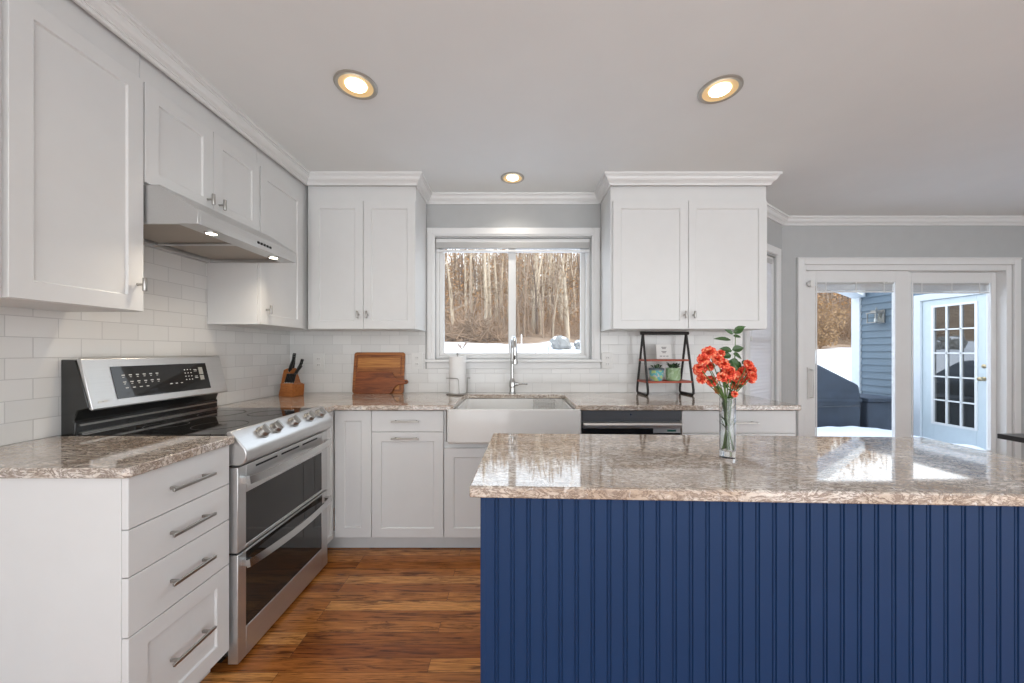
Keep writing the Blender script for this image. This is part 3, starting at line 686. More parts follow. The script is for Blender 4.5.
# ---------------------------------------------------------------- island
IA = -math.atan(.0414)
isl = (-.114, .919)
it = thing('kitchen_island', 'navy blue beadboard kitchen island base', 'kitchen island', (isl[0], isl[1], 0), IA)
IL, IW = 1.70, .595
a, b_, c, d = .026, IL - .026, .026, IW - .03
m = MB(); m.box(a + .012, b_ - .012, c + .012, d, 0, .884); m.build('body', M['blue'], it, .001)
def bead(m, n, pitch, start, fn):
    """beadboard: each board flat with a bead; emits profile points (u, depth)"""
    pr = []
    for i in range(n):
        u = start + i * pitch
        pr += [(u, .0), (u + pitch * .70, .0), (u + pitch * .735, .0030), (u + pitch * .77, .0030), (u + pitch * .79, .0010), (u + pitch * .85, -.0002), (u + pitch * .91, .0010), (u + pitch * .93, .0030), (u + pitch * .965, .0030)]
    pr.append((start + n * pitch, 0)); return pr
n_ = int(round((b_ - a - .012) / .0405)); pit = (b_ - a - .012) / n_
pr = bead(None, n_, pit, a + .006, None)
poly = [(u, c + dd) for u, dd in pr] + [(b_ - .006, c + .0125), (a + .006, c + .0125)]
MB().prism(poly, .10, .884, 'z').build('beadboard_panel', M['blue'], it, smooth=True)
n2 = int(round((d - c - .02) / .0405)); p2_ = (d - c - .02) / n2
pr = bead(None, n2, p2_, c + .012, None)
poly = [(a + dd, u) for u, dd in pr] + [(a + .0125, d - .008), (a + .0125, c + .012)]
MB().prism(poly, .10, .884, 'z').build('beadboard_panel', M['blue'], it)
m = MB(); m.box(a - .001, a + .0125, c - .001, c + .0115, 0, .884); m.build('corner_trim', M['blue'], it, .002)
m = MB(); m.box(a - .010, b_ + .004, c - .010, c + .004, 0, .10); m.box(a - .010, a + .004, c + .004, d, 0, .10); m.build('base_board', M['blue'], it, .003)
# island worktop
o = MB().prism([(0, 0), (IL, 0), (IL, IW), (0, IW)], .885, .915, 'z').build('countertop', M['quartz'], None, .004)
o.location = (isl[0], isl[1], 0); o.rotation_euler = (0, 0, IA); tag(o, 'polished speckled quartz countertop on the navy blue island', 'countertop')

# ---------------------------------------------------------------- recessed lights
for (x, y, r_, lab) in ((-.742, 1.714, .096, 'glowing recessed ceiling light at left, above the range side'), (.979, 1.744, .096, 'glowing recessed ceiling light at right, above the island'), (-.014, 2.63, .084, 'smaller glowing recessed ceiling light in front of the sink window')):
    t = thing('recessed_light', lab, 'ceiling light', (x, y, H), 0, 'recessed ceiling lights')
    o = MB().lathe([(r_, -.0005), (r_, -.005), (r_ * .93, -.009), (r_ * .80, -.006), (r_ * .80, -.0005)], (0, 0, 0), 40, cap=False).build('trim_ring', M['bronze'], t)
    o = MB().lathe([(r_ * .80, -.006), (r_ * .77, -.004), (r_ * .55, -.001), (.001, -.001)], (0, 0, 0), 40, cap=False).build('baffle', M['baffle'], t)
    MB().lathe([(r_ * .5, -.001), (r_ * .48, -.006), (r_ * .3, -.010), (.001, -.011)], (0, 0, 0), 30, cap=False).build('bulb', M['bulb'], t)
    l = bpy.data.lights.new('ceiling_lamp', 'SPOT'); l.energy = 12; l.color = (1, .93, .84); l.spot_size = R(140); l.spot_blend = 1; l.shadow_soft_size = .05
    lo = bpy.data.objects.new('ceiling_lamp', l); COL.objects.link(lo); lo.parent = t; lo.location = (0, 0, -.03)

# ---------------------------------------------------------------- counter things
def outlet(px, py, lab, sw=False):
    x, z = PX(px, YW), PZ(py, YW)
    t = thing('wall_outlet', lab, 'outlet', (x, YW - .0085, z - .057))
    pl = MB().box(-.045, .045, -.007, 0, -.006, .124).build('cover_plate', M['plastic'], t, .002)
    for zz_ in (.033, .082):
        r_ = MB().box(-.016, .016, -.010, -.007, zz_ - .014, zz_ + .014).build('receptacle', M['plastic'], t, .002)
        MB().box(-.008, -.005, -.0106, -.0098, zz_ - .004, zz_ + .006).box(.005, .008, -.0106, -.0098, zz_ - .004, zz_ + .006).build('slots', M['ink'], r_)
outlet(319.5, 362, 'white wall outlet between the knife block and the cutting boards')
outlet(417.5, 361, 'white wall outlet between the cutting boards and the window')
outlet(607, 361, 'white wall outlet right of the sink window')

# knife block
kb = thing('knife_block', 'slanted honey wood knife block holding black handled knives', 'knife block', (PX(293, 2.72), 2.72, CZ), R(-12))
lean = R(28)
m = MB()
hb = .235
# side profile in x-z: block leaning to the right
m.prism([(-.085, 0), (.055, 0), (.060, .085), (.028, .095), (-.012, .205), (-.040, .192)], -.045, .045, 'y'); m.box(-.040, .060, -.074, -.0455, 0, .097)
m.build('block', M['block'], kb, .003)
MB().lathe([(.012, 0), (.012, .001), (.001, .001)], (.015, -.0745, .05), 16, 'y').build('emblem', M['board'], kb)
kd = 0
slots = [(-.030, .192, .028, 0), (-.020, .186, -.004, 1), (-.010, .178, -.030, 1), (.002, .158, .026, 0), (.010, .143, -.002, 1), (.018, .128, -.030, 0)] + [(-.016 + .0135 * i, .094, -.058, 2) for i in range(6)]
lb = ['upper left back', 'upper back middle', 'upper front', 'middle back', 'middle centre', 'middle front'] + [f'{n} of the lower row of steak knives' for n in ('leftmost', 'second from the left', 'third from the left', 'third from the right', 'second from the right', 'rightmost')]
for i, (x, z, y, big) in enumerate(slots):
    t = thing('knife', (f'black handled knife in the {lb[i]} slot of the block' if i < 6 else f'small black steak knife, {lb[i]}'), 'knife', (0, 0, 0), 0, 'knives in the wooden block')
    ln = .118 if big != 2 else .070
    an = R([7, 15, 23, 27, 33, 40][i]) if i < 6 else R(17)
    dx, dz_ = sin(an), cos(an)
    r_ = .0105 if big != 2 else .0062
    Mx = Matrix.Translation(Vector((PX(293, 2.72), 2.72, CZ))) @ Matrix.Rotation(R(-12), 4, 'Z')
    m = MB(); m.tube([(0, 0, .004), (0, 0, ln * .3), (.001, 0, ln * .7), (0, 0, ln)], [r_ * .8, r_, r_ * .85, r_ * 1.05], 8)
    o = m.build('handle', M['handle'], t); MB().lathe([(r_ * .95, -.004), (r_ * .95, .004)], (0, 0, 0), 10).build('bolster', M['chrome'], t)
    mb = MB().box(-.001, .001, -.008 if big != 2 else -.005, .008 if big != 2 else .005, -.06, -.004).build('blade', M['steel'], t)
    t.matrix_world = Mx @ Matrix.Translation((x + .004, y, z + .006)) @ Matrix.Rotation(an, 4, 'Y')

# cutting boards leaning on the tiles
cbx, cbw, cbh = PX(377.9, 2.87), PX(403.6, 2.87) - PX(352.4, 2.87), .325
cb = thing('cutting_board', 'large rectangular striped wood cutting board leaning on the tiles', 'cutting board', (cbx, 2.862, CZ)); cb.rotation_euler = (R(-8), 0, 0)
pts = []
for (a_, b2, t0) in ((cbw / 2 - .02, cbh - .02, 0), (-cbw / 2 + .02, cbh - .02, pi / 2), (-cbw / 2 + .02, .02, pi), (cbw / 2 - .02, .02, 1.5 * pi)):
    for i in range(5): t = t0 + pi / 2 * i / 4; pts.append((a_ + .02 * cos(t), b2 + .02 * sin(t)))
MB().prism(pts, 0, .018, 'y').build('board', M['board'], cb, .003)
m = MB(); 
m.box(-cbw / 2 + .035, cbw / 2 - .035, -.0012, .0, cbh - .12, cbh - .045); m.box(-cbw / 2 + .035, cbw / 2 - .035, -.0012, 0, .03, .07); m.build('light_stripe', M['board2'], cb)
m = MB(); i_ = .022
for bx_ in ((-cbw / 2 + i_, cbw / 2 - i_, cbh - i_ - .006, cbh - i_), (-cbw / 2 + i_, cbw / 2 - i_, i_, i_ + .006), (-cbw / 2 + i_, -cbw / 2 + i_ + .006, i_, cbh - i_), (cbw / 2 - i_ - .006, cbw / 2 - i_, i_, cbh - i_)): m.box(bx_[0], bx_[1], -.0014, 0, bx_[2], bx_[3])
m.build('juice_groove', M['board3'], cb)
sb = thing('cutting_board', 'small dark wood paddle board with a handle, leaning on the larger board', 'cutting board', (cbx + .0, 2.836, CZ + .0)); sb.rotation_euler = (R(-9), 0, 0)
pts = [(-.17, .02), (-.165, .012), (.10, .012), (.125, .03), (.135, .06), (.16, .080), (.20, .085), (.232, .09), (.243, .105), (.232, .122), (.20, .124), (.16, .128), (.13, .145), (.115, .178), (.09, .187), (-.15, .187), (-.17, .175)]
pts = [(x, z - .012) for x, z in pts]
MB().prism(pts, 0, .015, 'y').build('board', M['board3'], sb, .003)
MB().lathe([(.006, -.0006), (.006, .0)], (.225, 0, .094), 12, 'y').build('hanging_hole', M['dark'], sb)

# paper towel holder + roll
px_, py_ = PX(457.5, 2.80), 2.80
ht = thing('paper_towel_holder', 'dark wire paper towel stand beside the sink', 'paper towel holder', (px_, py_, CZ))
m = MB(); m.lathe([(.078, .003), (.080, .006), (.078, .010), (.074, .006)], (0, 0, 0), 30, cap=False); m.tube([(-.076, 0, .006), (.076, 0, .006)], .003, 6); m.tube([(0, -.076, .006), (0, .076, .006)], .003, 6)
m.lathe([(.005, .004), (.005, .30), (.009, .305), (.006, .318), (.001, .32)], (0, 0, 0), 12)
for s_ in (-1, 1): 
    m.lathe([(.006, 0), (.008, .004), (.005, .010)], (s_ * .078, 0, 0), 8)
m.build('base_and_post', M['nickel'], ht)
m = MB(); m.tube([(-.085, -.01, .125), (-.055, -.055, .128), (.010, -.078, .128), (.020, -.078, .115), (.025, -.078, .01)], .0028, 6); m.tube([(.095, 0, .125), (.075, .01, .125)], .004, 6); m.tube([(.095, 0, .125), (.075, .01, .125), (.070, .03, .006)], .0026, 6); m.build('side_arm', M['nickel'], ht)
o = MB().lathe([(.020, .012), (.062, .012), (.063, .014), (.063, .288), (.062, .290), (.020, .290)], (0, 0, 0), 36, cap=False).build('paper_towel_roll', M['paper']); o.location = (px_, py_, CZ); tag(o, 'white roll of paper towels standing left of the faucet', 'paper towels')

# A-frame shelf
sx, sy = PX(664, 2.80), 2.79
sf = thing('shelf_stand', 'black metal A-frame stand with two reddish wood shelves', 'shelf stand', (sx, sy, CZ), R(4))
hw, hh, dp = .170, .468, .100
MB().tube([(-hw - .018, 0, hh), (hw + .018, 0, hh)], .0125, 10).build('top_bar', M['blackmetal'], sf)
for s_ in (-1, 1):
    m = MB(); P = [(s_ * hw, 0, hh)]
    P += [(s_ * hw * 1.02, -dp * .96, .045), (s_ * hw * 1.02, -dp * .96, .018), (s_ * hw * 1.02, -dp * .86, .008), (s_ * hw * 1.02, dp * .86, .008), (s_ * hw * 1.02, dp * .96, .018), (s_ * hw * 1.02, dp * .96, .045), (s_ * hw, 0, hh)]
    m.tube(P, .009, 8); m.build('side_frame', M['blackmetal'], sf)
for z, dd in ((.255, .052), (.095, .090)):
    MB().box(-hw - .01, hw + .01, -dd, dd, z, z + .014).build('shelf', M['shelf'], sf, .002)
def pot(px, mat, lab, tall, seed, shape):
    r = random.Random(seed)
    t = thing('potted_plant', lab, 'potted plant', (PX(px, 2.76), 2.76, CZ + .1095), 0)
    if shape: MB().lathe([(.040, 0), (.048, .03), (.054, .085), (.056, .092), (.050, .092), (.046, .06)], (0, 0, 0), 24).build('pot', mat, t)
    else: MB().lathe([(.046, 0), (.052, .008), (.052, .088), (.056, .096), (.048, .096), (.046, .07)], (0, 0, 0), 24).build('pot', mat, t)
    if shape: MB().lathe([(.0555, .078), (.0575, .092), (.050, .094)], (0, 0, 0), 24, cap=False).build('pot_rim', M['siding'], t)
    m = MB()
    for i in range(26 if not shape else 9):
        a = r.random() * 6.28; q = r.random() * .05 + .01; z = .09; h_ = r.random() * tall + .02
        b0 = Vector((cos(a) * .02, sin(a) * .02, z)); b1 = Vector((cos(a) * q, sin(a) * q, z + h_)); s1_ = Vector((-sin(a), cos(a), .2)) * .010
        n = len(m.v); mm = (b0 + b1) / 2 + Vector((0, 0, .008)); m.v += [tuple(b0), tuple(mm + s1_), tuple(b1), tuple(mm - s1_)]; m.f.append((n, n + 1, n + 2, n + 3))
    m.build('leaves', M['plantleaf'], t, fix=False, smooth=False)
pot(656.5, M['potteal'], 'small teal and yellow patterned pot, left on the lower shelf', .02, 1, True)
pot(673, M['potgreen'], 'small green glazed pot with dark leafy plant, right on the lower shelf', .035, 2, False)
t = thing('sign_card', 'small white printed card propped on the upper shelf', 'sign', (PX(664, 2.80), 2.80, CZ + .2700)); t.rotation_euler = (R(-6), 0, 0)
MB().box(-.058, .058, -.003, .003, 0, .112).build('card', M['card'], t)
m = MB()
for (z, a_, b2) in ((.088, -.018, .02), (.078, -.014, .016), (.056, -.018, .02), (.046, -.012, .014), (.020, -.032, -.014), (.020, -.008, .010), (.020, .016, .034)): m.box(a_, b2, -.0036, -.003, z, z + .005)
m.build('printed_lines', M['ink'], t)

# ---------------------------------------------------------------- vase and flowers
vx, vy = .682, 1.172
vs = thing('glass_vase', 'slim clear cylinder glass vase standing on the island', 'vase', (vx, vy, .915))
m = MB(); m.lathe([(.001, 0), (.0225, 0), (.0235, .003), (.0225, .10), (.0235, .190), (.0215, .190), (.0205, .10), (.0208, .022), (.001, .018)], (0, 0, 0), 32, cap=False); m.build('vase_wall', M['vaseglass'], vs)
MB().lathe([(.001, .0185), (.0203, .0225), (.0203, .120), (.001, .120)], (0, 0, 0), 28, cap=False).build('water', M['water'], vs)
def bloom(m, c, r, rnd, up):
    """ruffled bloom: shells of small cupped petals"""
    up = Vector(up).normalized()
    q = up.to_track_quat('Z', 'Y')
    for ring_, (n, tilt, ln) in enumerate(((5, .18, .75), (6, .6, .9), (8, 1.0, 1.0), (9, 1.45, 1.0))):
        for i in range(n):
            a = 2 * pi * i / n + ring_ * .5 + rnd.uniform(-.2, .2); tl = tilt + rnd.uniform(-.15, .15); L_ = r * ln * rnd.uniform(.85, 1.1)
            rows = []
            for s_ in range(4):
                u = s_ / 3; wd = r * .42 * (0.35 + 1.0 * sin(u * 2.2)); th = tl + u * .35 * (1 if ring_ > 1 else -.3)
                rad = sin(th) * L_ * u; hz = cos(th) * L_ * u * .8
                row = []
                for t in (-1, -.33, .33, 1):
                    x = rad; y = t * wd; z = hz + (r * .12 * abs(t)) + (rnd.uniform(-.12, .12) * r if s_ == 3 else 0)
                    X = Vector((x * cos(a) - y * sin(a), x * sin(a) + y * cos(a), z)); row.append(Vector(c) + q @ X)
                rows.append(row)
            b0 = len(m.v)
            for row in rows: m.v += [tuple(p) for p in row]
            for s_ in range(3):
                for t in range(3): m.f.append((b0 + s_ * 4 + t, b0 + s_ * 4 + t + 1, b0 + (s_ + 1) * 4 + t + 1, b0 + (s_ + 1) * 4 + t))
def leafm(m, base, d, ln, wd, bend=.25, face=(0, 0, 1)):
    d = Vector(d).normalized(); s_ = d.cross(Vector(face))
    if s_.length < .1: s_ = Vector((1, 0, 0))
    s_.normalize(); up = s_.cross(d); base = Vector(base); b0 = len(m.v); n = 6
    for i in range(n + 1):
        u = i / n; w2_ = wd * sin(pi * min(1, u ** .8 * .98 + .01)); c = base + d * ln * u - up * bend * ln * u * u
        m.v += [tuple(c - s_ * w2_ + up * w2_ * .3), tuple(c), tuple(c + s_ * w2_ + up * w2_ * .3)]
    for i in range(n):
        for t in range(2): m.f.append((b0 + i * 3 + t, b0 + i * 3 + t + 1, b0 + i * 3 + 4 + t, b0 + i * 3 + 3 + t))
PPM = F / vy
fl = [(708, 352, .017, 'topmost coral bloom on the left side of the bouquet'), (700, 359, .014, 'coral bloom at the far upper left of the bouquet'), (714, 359, .013, 'coral bloom just right of the topmost left one'), (703, 370, .016, 'coral bloom at the middle left edge of the bouquet'),
      (703, 379, .012, 'small coral bloom below the middle left edge'), (712, 381, .014, 'lowest coral bloom on the left side'), (719, 363, .014, 'orange bloom near the middle, under the green leaves'), (724, 372, .018, 'large coral bloom in the centre front'),
      (735, 379, .014, 'coral bloom low and right of the centre'), (741, 371, .016, 'coral bloom upper right of the centre'), (750, 370, .016, 'coral bloom at the far right top'), (751, 378, .014, 'coral bloom at the far right bottom'), (743, 381, .013, 'coral bloom low on the right side'), (723, 391, .010, 'small coral bud just above the vase rim'), (730, 393, .008, 'small coral bud right of the one above the rim')]
fl += [(711, 366, .013, 'coral bloom tucked inside the left cluster'), (697, 367, .011, 'small coral bloom at the outermost left edge'), (716, 376, .012, 'coral bloom between the left cluster and the centre'), (729, 379, .012, 'coral bloom just below the centre front bloom'),
       (745, 364, .012, 'topmost coral bloom of the right cluster'), (736, 386, .011, 'lowest coral bloom on the right side'), (746, 375, .012, 'coral bloom in the middle of the right cluster'), (720, 353, .010, 'small orange bud above the centre')]
rnd = random.Random(11)
for i, (px, py, r_, lab) in enumerate(fl):
    x = (px - CX) / PPM - vx; z = HC - (py - CY) / PPM - .915; y = rnd.uniform(-.035, .03)
    t = thing('coral_flower', lab + ', in the glass vase', 'flower', (vx, vy, .915), 0, 'coral flowers in the vase')
    a = rnd.random() * 6.28; ex = .012 * cos(a); ey = .012 * sin(a)
    sxr = max(-.012, min(.012, x * .15))
    m = MB(); m.tube([(-sxr + ex * .5, ey, .026), (sxr * .3, ey * .6, .11), (sxr, ey * .5 + y * .1, .185), (x * .55, y * .55, .185 + (z - .185) * .5), (x * .96, y, z - r_ * .3)], .0014, 6); m.build('stem', M['stem'], t)
    m = MB(); bloom(m, (x, y, z - r_ * .1), r_ * 1.25, rnd, (x * 4, -1, .55)); m.build('bloom', M['petal'], t, fix=False)
    m = MB(); leafm(m, (sxr * .5, ey, .07 + rnd.random() * .08), (cos(a), sin(a) * .3, 1.5), .04, .0035); leafm(m, (x * .55, y * .55, .185 + (z - .185) * .5), (cos(a + 1), sin(a + 1), 1), .028, .005); m.build('leaf', M['leaf'], t, fix=False)
t = thing('leafy_sprig', 'tall green leafy sprig rising from the middle of the bouquet', 'foliage', (vx, vy, .915))
m = MB(); P = [(.002, 0, .028), (.0, 0, .12), (.006, 0, .20), (.018, 0, .27), (.024, .0, .325), (.026, .0, .405)]; m.tube(P, [.002, .002, .0018, .0016, .0014, .001], 6); m.build('stem', M['stem'], t)
def sprleaf(px, py, dpx, dpy, ln, wd):
    x = (px - CX) / PPM - vx; z = HC - (py - CY) / PPM - .915
    m = MB(); leafm(m, (x, 0, z), (dpx, -.25 + rnd.uniform(-.1, .3), -dpy), ln, wd, .12, (rnd.uniform(-.5, .5), -1, rnd.uniform(.2, 1.0))); m.build('leaf', M['leaf'], t, fix=False)
for a in ((731, 340, -1, -.12, .066, .0085), (733, 333, 1, -.5, .040, .011), (733, 334, -.9, -.5, .030, .008), (734, 330, .9, -.35, .036, .008), (733, 336, 1, .1, .025, .007),
          (732, 350, 1, -.25, .036, .012), (732, 351, -1, -.25, .040, .011), (731, 355, -.9, .1, .036, .013), (733, 354, .8, .35, .034, .013), (730, 360, 1, .6, .035, .014), (729, 362, .2, 1, .030, .012), (731, 360, -.4, .9, .03, .012), (735, 362, .9, .9, .032, .012), (728, 368, .8, .1, .03, .012), (722, 359, -.5, -.8, .03, .008), (742, 364, .6, -.6, .02, .006), (717, 366, -.6, -.8, .025, .005)):
    sprleaf(*a)

# ---------------------------------------------------------------- black table at right
tb = thing('dining_table', 'black table corner at the right picture edge in front of the patio door', 'table', (2.94, 2.23, 0))
MB().box(0, 1.5, -.95, 0, .722, .752).build('tabletop', M['tabletop'], tb, .002)
for x, y in ((.35, -.2), (1.38, -.2), (.35, -.83), (1.38, -.83)): MB().prism([(x - .03, y - .03), (x + .03, y - .03), (x + .03, y + .03), (x - .03, y + .03)], 0, .721, 'z').build('leg', M['tabletop'], tb, .002)

# ---------------------------------------------------------------- outside
def ss(a, b_, x): t = max(0, min(1, (x - a) / (b_ - a))); return t * t * (3 - 2 * t)
def ground(x, y):
    r0 = 3.9 + 4.2 * ss(1.5, 4.0, x); r1 = r0 + 3.4 - 1.2 * ss(1.5, 4, x)
    z = -.42 + 1.48 * ss(r0, r1, y) + .085 * max(0, y - r1)
    z += max(0, y - 17) * .14 + 2.2 * noise.noise(Vector((x * .12, y * .08, 7))) * ss(26, 55, y)
    z += .10 * noise.noise(Vector((x * .35, y * .35, 0))) * ss(4.5, 9, y) + .03 * noise.noise(Vector((x * 1.3, y * 1.3, 3)))
    return z
m = MB(); nx_, ny_ = 150, 130
for j in range(ny_ + 1):
    for i in range(nx_ + 1):
        x = -34 + 100 * i / nx_; y = 3.6 + 62 * (j / ny_) ** 1.5; m.v.append((x, y, ground(x, y)))
for j in range(ny_):
    for i in range(nx_): a = j * (nx_ + 1) + i; m.f.append((a, a + 1, a + nx_ + 2, a + nx_ + 1))
g_ = m.build('snowy_ground', M['litter'], fix=False); g_['kind'] = 'structure'
FZ = -.25
struct(MB().box(2.6, 6.62, YS + T + .001, 7.2, -.36, FZ).build('floor_porch', M['snow'], None))

# trees
def tree(h, r, seed, mat):
    rn = random.Random(seed); m = MB(); P = []; k_ = 9; bx_ = rn.uniform(-.5, .5); by_ = rn.uniform(-.3, .3)
    for i in range(k_): u = i / (k_ - 1); P.append((bx_ * u * u + .06 * rn.uniform(-1, 1) * u, by_ * u * u, h * u))
    m.tube(P, [r * (1 - .75 * i / (k_ - 1)) * (1.25 if i == 0 else 1) for i in range(k_)], 7)
    root = m.build('tree', mat)
    m = MB()
    for i in range(14):
        u = rn.uniform(.25, .95); a = rn.random() * 6.28; b0 = Vector((bx_ * u * u, by_ * u * u, h * u)); ln = rn.uniform(1, 2.8) * (1.2 - u)
        d = Vector((cos(a), sin(a), rn.uniform(.5, 1.4))).normalized(); b1 = b0 + d * ln * .5; b2 = b1 + (d + Vector((0, 0, .4))).normalized() * ln * .5
        m.tube([tuple(b0), tuple(b1), tuple(b2)], [r * .25, r * .16, r * .06], 4, False)
        for q in range(2):
            e_ = Vector((rn.uniform(-1, 1), rn.uniform(-1, 1), rn.uniform(.2, 1))).normalized() * ln * .4; m.tube([tuple(b1), tuple(b1 + e_)], [r * .1, r * .04], 3, False)
    m.build('branches', mat, root, fix=False)
    return root
protos = [tree(9, .085, 1, M['bark']), tree(9.5, .11, 2, M['bark2']), tree(8.5, .06, 3, M['bark']), tree(9, .075, 4, M['bark3']), tree(10, .14, 5, M['bark2']), tree(7.5, .045, 6, M['bark2']), tree(8, .05, 7, M['bark'])]
labs = ['bare brown tree in the winter woods', 'bare pale barked tree in the winter woods', 'thin bare brown tree in the winter woods', 'bare dark barked tree in the winter woods', 'thick pale barked tree in the winter woods', 'very thin pale sapling in the winter woods', 'thin bare tan tree in the winter woods']
rt = random.Random(21); used = set(); cnt = 0
def plant(x, y, k_):
    global cnt
    o = protos[k_] if k_ not in used else copy_tree(protos[k_]); used.add(k_)
    o.location = (x, y, ground(x, y) - .1); o.rotation_euler = (rt.uniform(-.03, .03), rt.uniform(-.03, .03), rt.random() * 6.28); s_ = rt.uniform(.8, 1.2); o.scale = (s_, s_, max(.35, (.29 * y * rt.uniform(.85, 1.15) + 1.0 - ground(x, y)) / 9))
    tag(o, labs[k_], 'tree', 'bare trees behind the house'); cnt += 1
for i in range(225):
    y = 14.6 + 27 * rt.random() ** .8; u = rt.uniform(-.235, .24); plant(u * y, y, rt.choice([0, 0, 1, 2, 2, 3, 4, 5, 5, 6, 6]))
for i in range(50):
    y = 17 + 22 * rt.random(); u = rt.uniform(.76, 1.02); plant(u * y, y, rt.choice([0, 1, 2, 3, 5, 6]))
# brush, dry leaves, twigs
def scatter(name, lab, cat, n, fn, mat, seed, size, twig=False):
    rn = random.Random(seed); m = MB()
    for i in range(n):
        p = Vector(fn(rn)); d = Vector((rn.uniform(-1, 1), rn.uniform(-1, 1), rn.uniform(-.3, 1) if not twig else rn.uniform(.1, 1.6))).normalized()
        s_ = size * rn.uniform(.5, 1.4); e_ = d.cross(Vector((rn.uniform(-1, 1), rn.uniform(-1, 1), .3))).normalized()
        if twig: m.tube([tuple(p), tuple(p + d * s_ + e_ * s_ * .15)], [.012, .004], 3, False)
        else:
            n0 = len(m.v); m.v += [tuple(p - d * s_), tuple(p + e_ * s_ * .5), tuple(p + d * s_), tuple(p - e_ * s_ * .5)]; m.f.append((n0, n0 + 1, n0 + 2, n0 + 3))
    o = m.build(name, mat, fix=False, smooth=False); tag(o, lab, cat, None, 'stuff'); return o
def fwin(rn, zlo, zhi, y0, y1, u0=-.25, u1=.25):
    y = rn.uniform(y0, y1); x = rn.uniform(u0, u1) * y; return (x, y, ground(x, y) + rn.uniform(zlo, zhi))
scatter('dry_leaves', 'tan dry leaves clinging to young beeches in the woods', 'foliage', 15000, lambda r: fwin(r, .2, 6 * r.random() ** 1.5 + .3, 19, 38), M['leafdead'], 5, .07)
scatter('undergrowth', 'brown tangled brush at the foot of the woods behind the sink window', 'brush', 2200, lambda r: fwin(r, 0, .3, 16.5, 25), M['twig'], 6, .55, True)
scatter('dry_leaves', 'tan dry leaves on brush beyond the patio door', 'foliage', 5000, lambda r: fwin(r, 0, 6 * r.random() + .2, 17, 34, .76, 1.02), M['leafdead'], 8, .08)
scatter('undergrowth', 'tangled brown brush beyond the patio door', 'brush', 2600, lambda r: fwin(r, 0, 1.0, 16, 24, .76, 1.02), M['twig'], 9, 1.0, True)
scatter('bare_twigs', 'haze of fine bare twigs filling the woods behind the sink window', 'twigs', 3200, lambda r: fwin(r, .2, 5, 24, 40), M['twig'], 15, 1.0, True)
dt = MB(); rn = random.Random(31)
for i in range(420):
    y = rn.uniform(42, 64); u = rn.uniform(-.27, .27) if i < 330 else rn.uniform(.78, 1.02); x = u * y; z = ground(x, y) - .2; h_ = max(2.5, .27 * y * rn.uniform(.85, 1.12) + 1 - z); r_ = rn.uniform(.06, .17); lx = rn.uniform(-.4, .4)
    dt.tube([(x, y, z), (x + lx * .3, y, z + h_ * .5), (x + lx, y, z + h_)], [r_, r_ * .8, r_ * .3], 5, False)
    for q in range(5):
        w_ = rn.uniform(.3, .95); a = rn.random() * 6.28; b0 = Vector((x + lx * w_ * .8, y, z + h_ * w_)); dt.tube([tuple(b0), tuple(b0 + Vector((cos(a), sin(a), rn.uniform(.5, 1.3))) * rn.uniform(.7, 1.8))], [r_ * .3, r_ * .12], 3, False)
tag(dt.build('distant_trees', M['bark'], fix=False), 'distant belt of bare trees at the top of the wooded slope', 'trees', None, 'stuff')
# brush pile at left of the view
bp = MB(); rn = random.Random(4)
for i in range(420):
    u = rn.uniform(-1, 1); x = -1.6 + u * 1.3; y = 14.2 + rn.uniform(-.5, .5); z = ground(x, y) + rn.random() * (1 - abs(u)) * 1.15
    d = Vector((rn.uniform(-1, 1), rn.uniform(-.5, .5), rn.uniform(-.4, .8))).normalized() * rn.uniform(.3, .9); bp.tube([(x, y, z), tuple(Vector((x, y, z)) + d)], [.022, .008], 4, False)
tag(bp.build('brush_pile', M['twig'], fix=False), 'heap of brown branches at the edge of the snow, seen through the sink window', 'brush pile', None, 'stuff')
# golden shrub by the patio
for (x, y, n, lab) in ((11.2, 13.4, 1500, 'golden dry leafed shrub standing in the snow beyond the patio door'),):
    m = MB(); rn = random.Random(12); t = thing('dry_shrub', lab, 'shrub', (x, y, ground(x, y) - .05))
    for i in range(26): a = rn.random() * 6.28; q = rn.random() * .9; m.tube([(0, 0, 0), (cos(a) * q * .4, sin(a) * q * .4, .8), (cos(a) * q, sin(a) * q, 1.3 + rn.random() * .6)], [.02, .012, .005], 4, False)
    m.build('stems', M['twig'], t, fix=False); m = MB()
    for i in range(n):
        a = rn.random() * 6.28; q = rn.random() ** .6 * .95; zz_ = .15 + rn.random() * (1.9 - q * .8); p = Vector((cos(a) * q * (.4 + zz_ * .35), sin(a) * q * (.4 + zz_ * .35), zz_)); d = Vector((rn.uniform(-1, 1), rn.uniform(-1, 1), rn.uniform(-1, 1))).normalized() * .05; e_ = d.cross(Vector((.3, .5, .9))) * .6
        n0 = len(m.v); m.v += [tuple(p - d), tuple(p + e_), tuple(p + d), tuple(p - e_)]; m.f.append((n0, n0 + 1, n0 + 2, n0 + 3))
    m.build('dry_foliage', M['straw'], t, fix=False, smooth=False)
